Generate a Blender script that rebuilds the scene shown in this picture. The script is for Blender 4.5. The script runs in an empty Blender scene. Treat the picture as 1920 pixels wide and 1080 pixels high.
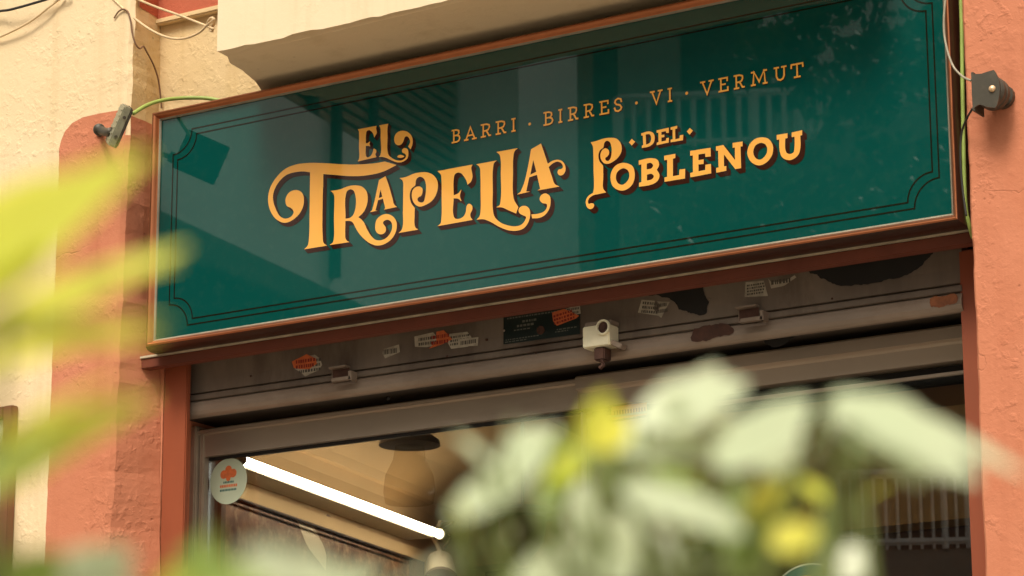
import bpy, bmesh, math, random
from mathutils import Vector, Matrix, noise
from mathutils.geometry import tessellate_polygon
random.seed(4)
S = bpy.context.scene
COL = S.collection
R = math.radians

# ------------------------------------------------------------------ camera
F = 5343.95
RX = Vector((0.84455476, -0.13270188, -0.51876532))
RY = Vector((0.5354569, 0.20273372, 0.81986886))
RZ = Vector((-0.00362692, -0.97020062, 0.24227586))
CAM = Vector((3.92299935, -6.2, 1.55))
cam_d = bpy.data.cameras.new('camera')
cam = bpy.data.objects.new('camera', cam_d)
COL.objects.link(cam)
right = Vector((RX.x, RY.x, RZ.x)); down = Vector((RX.y, RY.y, RZ.y)); fwd = Vector((RX.z, RY.z, RZ.z))
m3 = Matrix((right, -down, -fwd)).transposed()
cam.matrix_world = Matrix.Translation(CAM) @ m3.to_4x4()
cam_d.lens = F / 1920 * 36
cam_d.sensor_width = 36
cam_d.clip_start = 0.05
cam_d.clip_end = 600
cam_d.dof.use_dof = True
cam_d.dof.focus_distance = 7.6
cam_d.dof.aperture_fstop = 15.5
S.camera = cam

# ------------------------------------------------------------------ light
SUN = Vector((0.10, -0.60, 0.79)).normalized()
W = bpy.data.worlds.new('World'); S.world = W; W.use_nodes = True
nt = W.node_tree; nt.nodes.clear()
out = nt.nodes.new('ShaderNodeOutputWorld'); bg = nt.nodes.new('ShaderNodeBackground')
sky = nt.nodes.new('ShaderNodeTexSky'); sky.sky_type = 'NISHITA'; sky.sun_disc = False
sky.sun_elevation = math.asin(SUN.z); sky.sun_rotation = math.atan2(SUN.x, SUN.y)
sky.dust_density = 4.0
hs = nt.nodes.new('ShaderNodeHueSaturation'); hs.inputs['Saturation'].default_value = 0.12
tint = nt.nodes.new('ShaderNodeMix'); tint.data_type = 'RGBA'; tint.blend_type = 'MULTIPLY'
tint.inputs['Factor'].default_value = 1.0
tint.inputs[7].default_value = (1.0, 0.95, 0.84, 1)
nt.links.new(sky.outputs[0], hs.inputs['Color']); nt.links.new(hs.outputs[0], tint.inputs[6])
nt.links.new(tint.outputs[2], bg.inputs['Color']); bg.inputs['Strength'].default_value = 0.115
nt.links.new(bg.outputs[0], out.inputs[0])
sd = bpy.data.lights.new('sun', 'SUN'); sd.energy = 1.5; sd.angle = R(18); sd.color = (1.0, 0.93, 0.8)
so = bpy.data.objects.new('sun', sd); COL.objects.link(so)
so.rotation_euler = (-SUN).to_track_quat('-Z', 'Y').to_euler(); so.location = (0, -5, 20)
S.view_settings.view_transform = 'Standard'; S.view_settings.look = 'None'
S.view_settings.gamma = 1; S.view_settings.use_curve_mapping = False
S.view_settings.exposure = 0.8
S.render.engine = 'CYCLES'
S.cycles.use_denoising = True
S.cycles.max_bounces = 8
S.cycles.sample_clamp_indirect = 6

# ------------------------------------------------------------------ measuring: a sight line cut with a vertical plane
def ray(px, py):
    v = Vector((px - 960, py - 540, F))
    return Vector((RX.dot(v), RY.dot(v), RZ.dot(v)))
def at(px, py, y):
    r = ray(px, py); t = (y - CAM.y) / r.y
    return CAM + r * t
def near(px, py, d):
    return CAM + ray(px, py).normalized() * d

# ------------------------------------------------------------------ helpers
def tag(o, label=None, cat=None, group=None, kind=None):
    if label: o['label'] = label
    if cat: o['category'] = cat
    if group: o['group'] = group
    if kind: o['kind'] = kind
    return o
def empty(name, loc, label=None, cat=None, group=None, kind=None):
    o = bpy.data.objects.new(name, None); COL.objects.link(o); o.location = loc
    o.empty_display_size = 0.1
    return tag(o, label, cat, group, kind)
def link(name, me, mat=None, parent=None):
    o = bpy.data.objects.new(name, me); COL.objects.link(o)
    if mat is not None and not me.materials: me.materials.append(mat)
    if parent is not None:
        o.parent = parent
        p = parent; M = Matrix()
        while p is not None:
            M = p.matrix_parent_inverse @ p.matrix_basis @ M if p.parent is not None else p.matrix_basis @ M
            p = p.parent
        o.matrix_parent_inverse = M.inverted()
    return o
def obj(name, bm, mat, parent=None, smooth=False):
    bmesh.ops.recalc_face_normals(bm, faces=bm.faces)
    me = bpy.data.meshes.new(name); bm.to_mesh(me); bm.free()
    if smooth:
        me.polygons.foreach_set('use_smooth', [True] * len(me.polygons))
    return link(name, me, mat, parent)
def add_box(bm, x0, x1, y0, y1, z0, z1, bev=0):
    r = bmesh.ops.create_cube(bm, size=1)
    vs = r['verts']
    for v in vs:
        v.co = Vector(((x0 + x1) / 2 + v.co.x * (x1 - x0), (y0 + y1) / 2 + v.co.y * (y1 - y0), (z0 + z1) / 2 + v.co.z * (z1 - z0)))
    if bev:
        es = list({e for v in vs for e in v.link_edges})
        bmesh.ops.bevel(bm, geom=es, offset=bev, segments=2, affect='EDGES')
    return vs
def box(name, x0, x1, y0, y1, z0, z1, mat, parent=None, bev=0):
    bm = bmesh.new(); add_box(bm, x0, x1, y0, y1, z0, z1, bev)
    return obj(name, bm, mat, parent)
def obox(bm, c, ax, ay, az, sx, sy, sz, bev=0):
    """box with its own axes"""
    tmp = bmesh.new(); add_box(tmp, -sx / 2, sx / 2, -sy / 2, sy / 2, -sz / 2, sz / 2, bev)
    M = Matrix((ax, ay, az)).transposed()
    vm = {}
    for v in tmp.verts: vm[v] = bm.verts.new(Vector(c) + M @ v.co)
    for f in tmp.faces: bm.faces.new([vm[v] for v in f.verts])
    tmp.free()
def add_tube(bm, pts, r, seg=8, r2=None):
    pts = [Vector(p) for p in pts]; n = len(pts); rings = []
    up = Vector((0.13, 0.2, 1)).normalized()
    for i, p in enumerate(pts):
        t = (pts[min(i + 1, n - 1)] - pts[max(i - 1, 0)]).normalized()
        a = t.cross(up)
        if a.length < 1e-3: a = t.cross(Vector((1, 0, 0)))
        a.normalize(); b = t.cross(a)
        rr = r if r2 is None else r + (r2 - r) * i / max(1, n - 1)
        rings.append([bm.verts.new(p + a * (rr * math.cos(2 * math.pi * k / seg)) + b * (rr * math.sin(2 * math.pi * k / seg))) for k in range(seg)])
    for i in range(n - 1):
        for k in range(seg):
            bm.faces.new((rings[i][k], rings[i][(k + 1) % seg], rings[i + 1][(k + 1) % seg], rings[i + 1][k]))
    bm.faces.new(rings[0][::-1]); bm.faces.new(rings[-1])
def crv(pts, n=8, closed=False):
    """smooth curve through points"""
    P = [Vector(p) for p in pts]; L = len(P); res = []
    rng = range(L if closed else L - 1)
    for i in rng:
        if closed: p0, p1, p2, p3 = P[i - 1], P[i], P[(i + 1) % L], P[(i + 2) % L]
        else: p0, p1, p2, p3 = P[max(i - 1, 0)], P[i], P[i + 1], P[min(i + 2, L - 1)]
        for k in range(n):
            t = k / n
            res.append(0.5 * ((2 * p1) + (p2 - p0) * t + (2 * p0 - 5 * p1 + 4 * p2 - p3) * t * t + (3 * p1 - p0 - 3 * p2 + p3) * t ** 3))
    if not closed: res.append(P[-1].copy())
    return res
def cyl(bm, p0, p1, r, seg=20, r2=None):
    add_tube(bm, [p0, p1], r, seg, r2)
def lathe(bm, c, prof, seg=24, ax=Vector((0, 0, 1))):
    ax = ax.normalized(); a = ax.orthogonal().normalized(); b = ax.cross(a); rings = []
    for r, h in prof:
        rings.append([bm.verts.new(Vector(c) + ax * h + (a * math.cos(2 * math.pi * k / seg) + b * math.sin(2 * math.pi * k / seg)) * max(r, 1e-5)) for k in range(seg)])
    for i in range(len(prof) - 1):
        for k in range(seg):
            bm.faces.new((rings[i][k], rings[i][(k + 1) % seg], rings[i + 1][(k + 1) % seg], rings[i + 1][k]))
def add_slab(bm, poly, y0, y1, holes=()):
    """closed outline(s) in the X-Z plane given thickness from y0 (front) to y1 (back)"""
    loops = [poly] + list(holes)
    flat = [p for l in loops for p in l]
    tris = tessellate_polygon([[Vector((p[0], p[1], 0)) for p in l] for l in loops])
    vf = [bm.verts.new((p[0], y0, p[1])) for p in flat]
    vb = [bm.verts.new((p[0], y1, p[1])) for p in flat] if y1 is not None else None
    for t in tris:
        try:
            bm.faces.new([vf[i] for i in t])
            if vb: bm.faces.new([vb[i] for i in reversed(t)])
        except ValueError: pass
    if vb:
        k = 0
        for l in loops:
            n = len(l)
            for i in range(n):
                a, b = k + i, k + (i + 1) % n
                try: bm.faces.new((vf[a], vf[b], vb[b], vb[a]))
                except ValueError: pass
            k += n

# ------------------------------------------------------------------ materials
def mat(name, col, rough=0.7, metal=0.0, spec=0.5, var=0.12, vscale=6.0, bump=0.0, bscale=60.0, bdist=0.002, coat=0.0, dirt=0.0, dcol=(0.05, 0.035, 0.02), dscale=3.0, col2=None, ior=None, stretch=(1, 1, 1)):
    m = bpy.data.materials.new(name); m.use_nodes = True
    t = m.node_tree; b = t.nodes['Principled BSDF']
    b.inputs['Roughness'].default_value = rough; b.inputs['Metallic'].default_value = metal
    b.inputs['Specular IOR Level'].default_value = spec
    b.inputs['Coat Weight'].default_value = coat; b.inputs['Coat Roughness'].default_value = 0.05
    if ior: b.inputs['IOR'].default_value = ior
    tc = t.nodes.new('ShaderNodeTexCoord'); mp = t.nodes.new('ShaderNodeMapping'); mp.inputs['Scale'].default_value = stretch
    t.links.new(tc.outputs['Object'], mp.inputs[0])
    n = t.nodes.new('ShaderNodeTexNoise'); n.inputs['Scale'].default_value = vscale; n.inputs['Detail'].default_value = 6; n.inputs['Roughness'].default_value = 0.6
    t.links.new(mp.outputs[0], n.inputs['Vector'])
    rp = t.nodes.new('ShaderNodeValToRGB')
    c2 = col2 or tuple(min(1, c * (1 + var)) for c in col); c1 = tuple(c * (1 - var) for c in col) if not col2 else col
    rp.color_ramp.elements[0].position = 0.3; rp.color_ramp.elements[1].position = 0.7
    rp.color_ramp.elements[0].color = (*c1, 1); rp.color_ramp.elements[1].color = (*c2, 1)
    t.links.new(n.outputs['Fac'], rp.inputs[0]); last = rp.outputs[0]
    if dirt:
        d = t.nodes.new('ShaderNodeTexNoise'); d.inputs['Scale'].default_value = dscale; d.inputs['Detail'].default_value = 9; d.inputs['Roughness'].default_value = 0.7
        t.links.new(mp.outputs[0], d.inputs['Vector'])
        mr = t.nodes.new('ShaderNodeMapRange'); mr.inputs[1].default_value = 0.5; mr.inputs[2].default_value = 0.72; mr.inputs[3].default_value = 0; mr.inputs[4].default_value = dirt
        t.links.new(d.outputs['Fac'], mr.inputs[0])
        mx = t.nodes.new('ShaderNodeMix'); mx.data_type = 'RGBA'; t.links.new(mr.outputs[0], mx.inputs['Factor'])
        t.links.new(last, mx.inputs[6]); mx.inputs[7].default_value = (*dcol, 1); last = mx.outputs[2]
    t.links.new(last, b.inputs['Base Color'])
    if bump:
        n2 = t.nodes.new('ShaderNodeTexNoise'); n2.inputs['Scale'].default_value = bscale; n2.inputs['Detail'].default_value = 8; n2.inputs['Roughness'].default_value = 0.62
        t.links.new(mp.outputs[0], n2.inputs['Vector'])
        bp = t.nodes.new('ShaderNodeBump'); bp.inputs['Strength'].default_value = bump; bp.inputs['Distance'].default_value = bdist
        t.links.new(n2.outputs['Fac'], bp.inputs['Height']); t.links.new(bp.outputs[0], b.inputs['Normal'])
    return m
def plaster(name, col, col2, coarse=1.0, stain=0.25, scol=(0.5, 0.33, 0.14), cracks=0.0):
    """rendered wall: trowel waves, fine grit, pits and drips of paint"""
    m = bpy.data.materials.new(name); m.use_nodes = True
    t = m.node_tree; b = t.nodes['Principled BSDF']; b.inputs['Roughness'].default_value = 0.85; b.inputs['Specular IOR Level'].default_value = 0.25
    tc = t.nodes.new('ShaderNodeTexCoord')
    def nz(sc, det, ro=0.6, dist=0.0):
        n = t.nodes.new('ShaderNodeTexNoise'); n.inputs['Scale'].default_value = sc; n.inputs['Detail'].default_value = det
        n.inputs['Roughness'].default_value = ro; n.inputs['Distortion'].default_value = dist
        t.links.new(tc.outputs['Object'], n.inputs['Vector']); return n.outputs['Fac']
    def mr(x, a, bb, c, d):
        k = t.nodes.new('ShaderNodeMapRange'); k.inputs[1].default_value = a; k.inputs[2].default_value = bb; k.inputs[3].default_value = c; k.inputs[4].default_value = d
        t.links.new(x, k.inputs[0]); return k.outputs[0]
    def math_(op, x, y):
        k = t.nodes.new('ShaderNodeMath'); k.operation = op
        for i, q in enumerate((x, y)):
            if isinstance(q, (int, float)): k.inputs[i].default_value = q
            else: t.links.new(q, k.inputs[i])
        return k.outputs[0]
    def mix(f, a, c):
        k = t.nodes.new('ShaderNodeMix'); k.data_type = 'RGBA'; t.links.new(f, k.inputs['Factor'])
        for i, q in ((6, a), (7, c)):
            if isinstance(q, tuple): k.inputs[i].default_value = (*q, 1)
            else: t.links.new(q, k.inputs[i])
        return k.outputs[2]
    c = mix(mr(nz(2.2, 6), 0.35, 0.65, 0, 1), col, col2)
    c = mix(mr(nz(5.5, 9, 0.7), 0.56, 0.75, 0, stain), c, scol)
    vor = t.nodes.new('ShaderNodeTexVoronoi'); vor.inputs['Scale'].default_value = 26
    t.links.new(tc.outputs['Object'], vor.inputs['Vector'])
    pit = mr(vor.outputs['Distance'], 0.03, 0.12, 1, 0)
    pit = math_('MULTIPLY', pit, mr(nz(7, 3), 0.55, 0.62, 0, 1))
    c = mix(math_('MULTIPLY', pit, 0.6), c, tuple(x * 0.35 for x in col))
    mpg = t.nodes.new('ShaderNodeMapping'); mpg.inputs['Scale'].default_value = (9, 9, 0.7); t.links.new(tc.outputs['Object'], mpg.inputs[0])
    dr = t.nodes.new('ShaderNodeTexNoise'); dr.inputs['Scale'].default_value = 1.0; dr.inputs['Detail'].default_value = 7; dr.inputs['Roughness'].default_value = 0.65
    t.links.new(mpg.outputs[0], dr.inputs['Vector'])
    c = mix(mr(dr.outputs['Fac'], 0.52, 0.70, 0, 0.30), c, tuple(x * 0.78 for x in scol))
    wv = t.nodes.new('ShaderNodeTexVoronoi'); wv.feature = 'DISTANCE_TO_EDGE'; wv.inputs['Scale'].default_value = 1.7
    wn = t.nodes.new('ShaderNodeTexNoise'); wn.inputs['Scale'].default_value = 3.5; wn.inputs['Detail'].default_value = 6
    t.links.new(tc.outputs['Object'], wn.inputs['Vector'])
    wm = t.nodes.new('ShaderNodeMix'); wm.data_type = 'VECTOR'; wm.inputs['Factor'].default_value = 0.35
    t.links.new(tc.outputs['Object'], wm.inputs[4]); t.links.new(wn.outputs['Color'], wm.inputs[5]); t.links.new(wm.outputs[1], wv.inputs['Vector'])
    crack = math_('MULTIPLY', mr(wv.outputs['Distance'], 0.001, 0.0045, 1, 0), mr(nz(2.4, 3), 0.50, 0.58, 0, 1))
    c = mix(math_('MULTIPLY', crack, cracks), c, tuple(x * 0.3 for x in col))
    t.links.new(c, b.inputs['Base Color'])
    h = math_('MULTIPLY', nz(9, 8, 0.6, 0.25), 0.007 * coarse)
    h = math_('SUBTRACT', h, math_('MULTIPLY', crack, 0.002 if cracks else 0.0))
    lumps = mr(nz(46, 5, 0.5, 0.2), 0.5, 0.7, 0, 1)
    h = math_('ADD', h, math_('MULTIPLY', math_('MULTIPLY', lumps, mr(nz(5, 3), 0.42, 0.6, 0.1, 1)), 0.0028 * coarse))
    h = math_('ADD', h, math_('MULTIPLY', nz(150, 6, 0.6), 0.0012 * coarse))
    h = math_('SUBTRACT', h, math_('MULTIPLY', pit, 0.003))
    bp = t.nodes.new('ShaderNodeBump'); bp.inputs['Strength'].default_value = 0.75; bp.inputs['Distance'].default_value = 1.0
    t.links.new(h, bp.inputs['Height']); t.links.new(bp.outputs[0], b.inputs['Normal'])
    return m
def emit(name, col, s):
    m = bpy.data.materials.new(name); m.use_nodes = True; t = m.node_tree; t.nodes.clear()
    e = t.nodes.new('ShaderNodeEmission'); o = t.nodes.new('ShaderNodeOutputMaterial')
    e.inputs[0].default_value = (*col, 1); e.inputs[1].default_value = s; t.links.new(e.outputs[0], o.inputs[0]); return m
def pane(name, tintc=(0.93, 0.95, 0.93), boost=1.9):
    m = bpy.data.materials.new(name); m.use_nodes = True; t = m.node_tree; t.nodes.clear()
    o = t.nodes.new('ShaderNodeOutputMaterial'); tr = t.nodes.new('ShaderNodeBsdfTransparent'); gl = t.nodes.new('ShaderNodeBsdfGlossy')
    fr = t.nodes.new('ShaderNodeFresnel'); fr.inputs[0].default_value = 1.5; mu = t.nodes.new('ShaderNodeMath'); mu.operation = 'MULTIPLY'; mu.inputs[1].default_value = boost
    mx = t.nodes.new('ShaderNodeMixShader'); tr.inputs[0].default_value = (*tintc, 1); gl.inputs['Roughness'].default_value = 0.0
    t.links.new(fr.outputs[0], mu.inputs[0]); t.links.new(mu.outputs[0], mx.inputs[0]); t.links.new(tr.outputs[0], mx.inputs[1]); t.links.new(gl.outputs[0], mx.inputs[2]); t.links.new(mx.outputs[0], o.inputs[0])
    return m
def leafmat(name, a, b_, rough=0.35, trans=0.45, spec=0.5):
    m = bpy.data.materials.new(name); m.use_nodes = True; t = m.node_tree
    b = t.nodes['Principled BSDF']; b.inputs['Roughness'].default_value = rough; b.inputs['Specular IOR Level'].default_value = spec
    o = t.nodes['Material Output']
    oi = t.nodes.new('ShaderNodeObjectInfo'); tc = t.nodes.new('ShaderNodeTexCoord')
    n = t.nodes.new('ShaderNodeTexNoise'); n.inputs['Scale'].default_value = 60; t.links.new(tc.outputs['Object'], n.inputs['Vector'])
    ad = t.nodes.new('ShaderNodeMath'); ad.operation = 'ADD'; t.links.new(oi.outputs['Random'], ad.inputs[0]); t.links.new(n.outputs['Fac'], ad.inputs[1])
    ml = t.nodes.new('ShaderNodeMath'); ml.operation = 'MULTIPLY'; ml.inputs[1].default_value = 0.5; t.links.new(ad.outputs[0], ml.inputs[0])
    mx = t.nodes.new('ShaderNodeMix'); mx.data_type = 'RGBA'; t.links.new(ml.outputs[0], mx.inputs['Factor']); mx.inputs[6].default_value = (*a, 1); mx.inputs[7].default_value = (*b_, 1)
    t.links.new(mx.outputs[2], b.inputs['Base Color'])
    tr = t.nodes.new('ShaderNodeBsdfTranslucent'); t.links.new(mx.outputs[2], tr.inputs[0])
    ms = t.nodes.new('ShaderNodeMixShader'); ms.inputs[0].default_value = trans
    t.links.new(b.outputs[0], ms.inputs[1]); t.links.new(tr.outputs[0], ms.inputs[2]); t.links.new(ms.outputs[0], o.inputs[0])
    return m

M = {}
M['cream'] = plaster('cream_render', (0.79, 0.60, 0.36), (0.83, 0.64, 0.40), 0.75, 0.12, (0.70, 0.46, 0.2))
M['cream_shade'] = plaster('cream_render_shaded', (0.66, 0.47, 0.23), (0.72, 0.53, 0.29), 0.75, 0.35, (0.60, 0.36, 0.11))  # same cream paint, with the shade of the recess put into the colour
M['cream_smooth'] = plaster('cream_balcony', (0.81, 0.65, 0.43), (0.84, 0.68, 0.46), 0.3, 0.08, (0.7, 0.5, 0.25))
M['terra'] = plaster('terracotta_render', (0.54, 0.19, 0.10), (0.60, 0.225, 0.125), 0.95, 0.40, (0.47, 0.13, 0.06), 0.22)
M['terra_dark'] = plaster('terracotta_old_paint', (0.42, 0.10, 0.05), (0.50, 0.13, 0.07), 1.2, 0.3, (0.3, 0.06, 0.03))
M['post'] = mat('terracotta_painted_metal', (0.27, 0.064, 0.025), 0.5, bump=0.2, bscale=20, var=0.1, dirt=0.3, dcol=(0.15, 0.035, 0.015), dscale=4, stretch=(1, 1, 0.3))
M['frame'] = mat('sign_frame_brown', (0.42, 0.145, 0.062), 0.30, metal=0.85, spec=0.6, var=0.08, vscale=14, bump=0.08, bscale=40, dirt=0.15, dcol=(0.2, 0.1, 0.05))
M['frame_shade'] = mat('sign_frame_shaded_edge', (0.045, 0.014, 0.007), 0.35, var=0.15)  # shade of the frame's underside put into the outer edge colour
M['lip'] = mat('sign_gasket_grey', (0.25, 0.22, 0.16), 0.5, var=0.2, vscale=20, dirt=0.5, dcol=(0.1, 0.08, 0.05), dscale=12)
M['ledge'] = mat('ledge_brown', (0.155, 0.036, 0.015), 0.6, var=0.15, vscale=8, dirt=0.4, dcol=(0.1, 0.03, 0.015), bump=0.15, bscale=30, dscale=5)
M['ledge_top'] = mat('ledge_lip_grey', (0.50, 0.43, 0.31), 0.5, var=0.3, vscale=15)
M['green'] = mat('sign_green', (0.002, 0.060, 0.051), 0.012, spec=0.5, ior=1.7, var=0.03, vscale=2, dirt=0.22, dcol=(0.03, 0.09, 0.07), dscale=28)
M['gold'] = mat('sign_gold', (0.85, 0.40, 0.075), 0.02, spec=0.6, var=0.03, vscale=4, col2=(0.88, 0.43, 0.085))
M['pinline'] = mat('sign_pinline_dark', (0.010, 0.012, 0.006), 0.02, spec=0.5, var=0.05)
M['letter_side'] = mat('sign_letter_shadow_brown', (0.035, 0.010, 0.006), 0.02, spec=0.55, var=0.08)
M['pale_gold'] = mat('sign_letter_edge', (0.85, 0.50, 0.16), 0.02, spec=0.6, var=0.03)
M['shutter'] = mat('shutter_dirty_metal', (0.12, 0.090, 0.070), 0.45, metal=0.3, col2=(0.27, 0.215, 0.17), vscale=3.2, bump=0.2, bscale=25, bdist=0.001, dirt=0.75, dcol=(0.075, 0.045, 0.028), dscale=3.5, stretch=(1.6, 1, 0.5))
M['shutter_bar'] = mat('shutter_bar_metal', (0.28, 0.215, 0.165), 0.45, metal=0.3, var=0.18, vscale=6, bump=0.15, bscale=30, bdist=0.001, dirt=0.5, dcol=(0.14, 0.07, 0.03), dscale=4, stretch=(0.5, 1, 1))
M['alu'] = mat('window_aluminium', (0.46, 0.375, 0.295), 0.38, metal=0.5, var=0.08, vscale=4, dirt=0.25, dcol=(0.12, 0.09, 0.06), stretch=(0.4, 1, 1))
M['darkmetal'] = mat('dark_soffit_metal', (0.05, 0.038, 0.028), 0.6, var=0.2)
M['black'] = mat('black_rubber', (0.012, 0.010, 0.009), 0.7)
M['patch_black'] = mat('near_black_patch', (0.010, 0.008, 0.007), 0.6, var=0.3)
M['glass'] = pane('window_pane')
M['sticker_w'] = mat('sticker_paper_white', (0.42, 0.37, 0.29), 0.6, var=0.2, vscale=40, dirt=0.6, dcol=(0.16, 0.12, 0.08), dscale=30)
M['sticker_o'] = mat('sticker_paper_orange', (0.60, 0.13, 0.035), 0.55, var=0.2, vscale=40, dirt=0.5, dcol=(0.25, 0.08, 0.04), dscale=30)
M['ink'] = mat('sticker_ink', (0.09, 0.075, 0.06), 0.6)
M['ink_r'] = mat('sticker_ink_red', (0.25, 0.02, 0.01), 0.6)
M['steel'] = mat('lock_bright_steel', (0.85, 0.78, 0.56), 0.35, metal=0.25, var=0.08, vscale=20, bump=0.1, bscale=60)
M['rust'] = mat('rusty_iron', (0.06, 0.022, 0.012), 0.8, var=0.4, vscale=40, bump=0.4, bscale=80)
M['plate'] = mat('shutter_nameplate_black', (0.008, 0.016, 0.014), 0.35, var=0.2)
M['plate_ink'] = mat('nameplate_print', (0.12, 0.12, 0.10), 0.6)
M['lamp'] = mat('lamp_grey_cast_metal', (0.33, 0.32, 0.22), 0.5, metal=0.45, var=0.15, vscale=50, bump=0.3, bscale=160, bdist=0.001, dirt=0.4, dcol=(0.1, 0.09, 0.07), dscale=30)
M['lamp_dark'] = mat('lamp_dark_grey', (0.065, 0.056, 0.040), 0.5, metal=0.2, var=0.15, vscale=30, bump=0.15, bscale=60, dirt=0.3, dcol=(0.2, 0.15, 0.1), dscale=20)
M['lens'] = mat('lamp_front_glass', (0.03, 0.06, 0.06), 0.1, spec=0.6)
M['brass'] = mat('screw_brass', (0.85, 0.58, 0.34), 0.35, metal=0.4)
M['cable_g'] = mat('cable_green', (0.33, 0.43, 0.10), 0.45, var=0.12, vscale=20)
M['cable_k'] = mat('cable_black', (0.02, 0.017, 0.014), 0.6)
M['cable_c'] = mat('cable_painted_cream', (0.68, 0.49, 0.28), 0.6, var=0.15, vscale=20)
M['cable_b'] = mat('cable_brown', (0.20, 0.10, 0.05), 0.6, var=0.3, vscale=30)
M['cable_w'] = mat('cable_grey', (0.34, 0.30, 0.22), 0.5, var=0.15, vscale=30)
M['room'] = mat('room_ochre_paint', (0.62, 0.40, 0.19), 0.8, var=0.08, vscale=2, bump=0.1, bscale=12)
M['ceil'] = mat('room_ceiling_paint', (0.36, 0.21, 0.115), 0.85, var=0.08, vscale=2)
M['wood'] = mat('picture_frame_brown_wood', (0.10, 0.042, 0.018), 0.5, var=0.2, vscale=12)
M['darkwood'] = mat('dark_wood_lining', (0.10, 0.032, 0.014), 0.6, var=0.25, vscale=5)
M['tube'] = emit('fluorescent_tube_light', (1.0, 0.88, 0.68), 9.0)
M['white_enamel'] = mat('white_enamel', (0.75, 0.66, 0.48), 0.4)
M['disc'] = mat('sticker_pale_green', (0.46, 0.50, 0.36), 0.5, var=0.06, vscale=10)
M['teal'] = mat('sticker_teal', (0.01, 0.10, 0.09), 0.4)
M['cap'] = mat('lamp_cap_dark', (0.36, 0.245, 0.14), 0.7); M['cone'] = mat('lamp_cone_brown', (0.36, 0.21, 0.09), 0.6)
M['amber'] = pane('amber_glass_shade', (0.91, 0.87, 0.80), 0.02)
M['asphalt'] = mat('asphalt', (0.05, 0.05, 0.052), 0.9, var=0.25, vscale=3, bump=0.4, bscale=90)
M['paving'] = mat('pavement_concrete', (0.27, 0.235, 0.18), 0.85, var=0.15, vscale=3, bump=0.3, bscale=50)
M['kerb'] = mat('kerb_granite', (0.32, 0.31, 0.29), 0.8, var=0.15, vscale=12)
M['pale'] = mat('opposite_pale_render', (0.90, 0.88, 0.84), 0.8, var=0.03, vscale=0.6, dirt=0.15, dcol=(0.5, 0.47, 0.4), dscale=0.8)
M['slab'] = mat('balcony_slab_render', (0.30, 0.29, 0.25), 0.8)
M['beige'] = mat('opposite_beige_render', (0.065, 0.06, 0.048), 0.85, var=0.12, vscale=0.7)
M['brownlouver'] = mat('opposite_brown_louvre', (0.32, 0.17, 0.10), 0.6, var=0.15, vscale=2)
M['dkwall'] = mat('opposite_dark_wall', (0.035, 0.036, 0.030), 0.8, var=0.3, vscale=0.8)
M['railwhite'] = mat('balcony_rail_white', (0.88, 0.88, 0.85), 0.5)
M['pipe'] = mat('drainpipe_dark', (0.02, 0.022, 0.02), 0.5)
M['winframe'] = mat('far_window_frame', (0.30, 0.26, 0.2), 0.5)
M['winpane'] = mat('far_window_pane', (0.015, 0.018, 0.02), 0.08, spec=0.6)
M['bark'] = mat('plane_bark', (0.10, 0.085, 0.06), 0.9, var=0.4, vscale=6, bump=0.5, bscale=14, bdist=0.02)
M['treeleaf'] = leafmat('plane_leaves', (0.035, 0.075, 0.02), (0.08, 0.13, 0.035), 0.5, 0.3)
M['treeleaf_light'] = leafmat('light_plane_leaves', (0.08, 0.12, 0.05), (0.14, 0.20, 0.08), 0.4, 0.35)
M['leaf_pale'] = leafmat('pale_sage_leaves', (0.56, 0.64, 0.40), (0.66, 0.72, 0.50), 0.35, 0.35, 0.6)
M['leaf_mid'] = leafmat('fresh_green_leaves', (0.24, 0.36, 0.05), (0.38, 0.48, 0.12), 0.4, 0.45)
M['leaf_deep'] = leafmat('deep_green_leaves', (0.07, 0.13, 0.02), (0.12, 0.19, 0.04), 0.4, 0.35)
M['leaf_yel'] = leafmat('yellow_green_leaves', (0.74, 0.70, 0.07), (0.82, 0.78, 0.12), 0.4, 0.45)
M['leaf_lime'] = leafmat('lime_leaves', (0.66, 0.72, 0.08), (0.78, 0.80, 0.12), 0.4, 0.5)
M['stem'] = mat('green_stem', (0.16, 0.20, 0.05), 0.6)

# ------------------------------------------------------------------ ground and street
def sheet(name, x0, x1, y0, y1, z, m):
    bm = bmesh.new(); vs = [bm.verts.new(p) for p in ((x0, y0, z), (x1, y0, z), (x1, y1, z), (x0, y1, z))]; bm.faces.new(vs)
    return tag(obj(name, bm, m), kind='structure')
sheet('ground', -300, 300, -300, 300, -0.14, M['asphalt'])
sheet('road', -120, 120, -24, -3.6, -0.136, M['asphalt'])
def solid(name, x0, x1, y0, y1, z0, z1, m): return tag(box(name, x0, x1, y0, y1, z0, z1, m), kind='structure')
solid('pavement', -120, 120, -3.45, 0.1, -0.13, 0.0, M['paving'])
solid('kerb', -120, 120, -3.6, -3.452, -0.13, 0.002, M['kerb'])
solid('pavement', -120, 120, -60, -24.15, -0.13, 0.0, M['paving'])
solid('kerb', -120, 120, -24.148, -24.0, -0.13, 0.002, M['kerb'])
# promenade down the middle where the photographer and the shrubs stand
solid('promenade', -120, 120, -19.5, -5.0, -0.13, 0.0, M['paving'])

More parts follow.
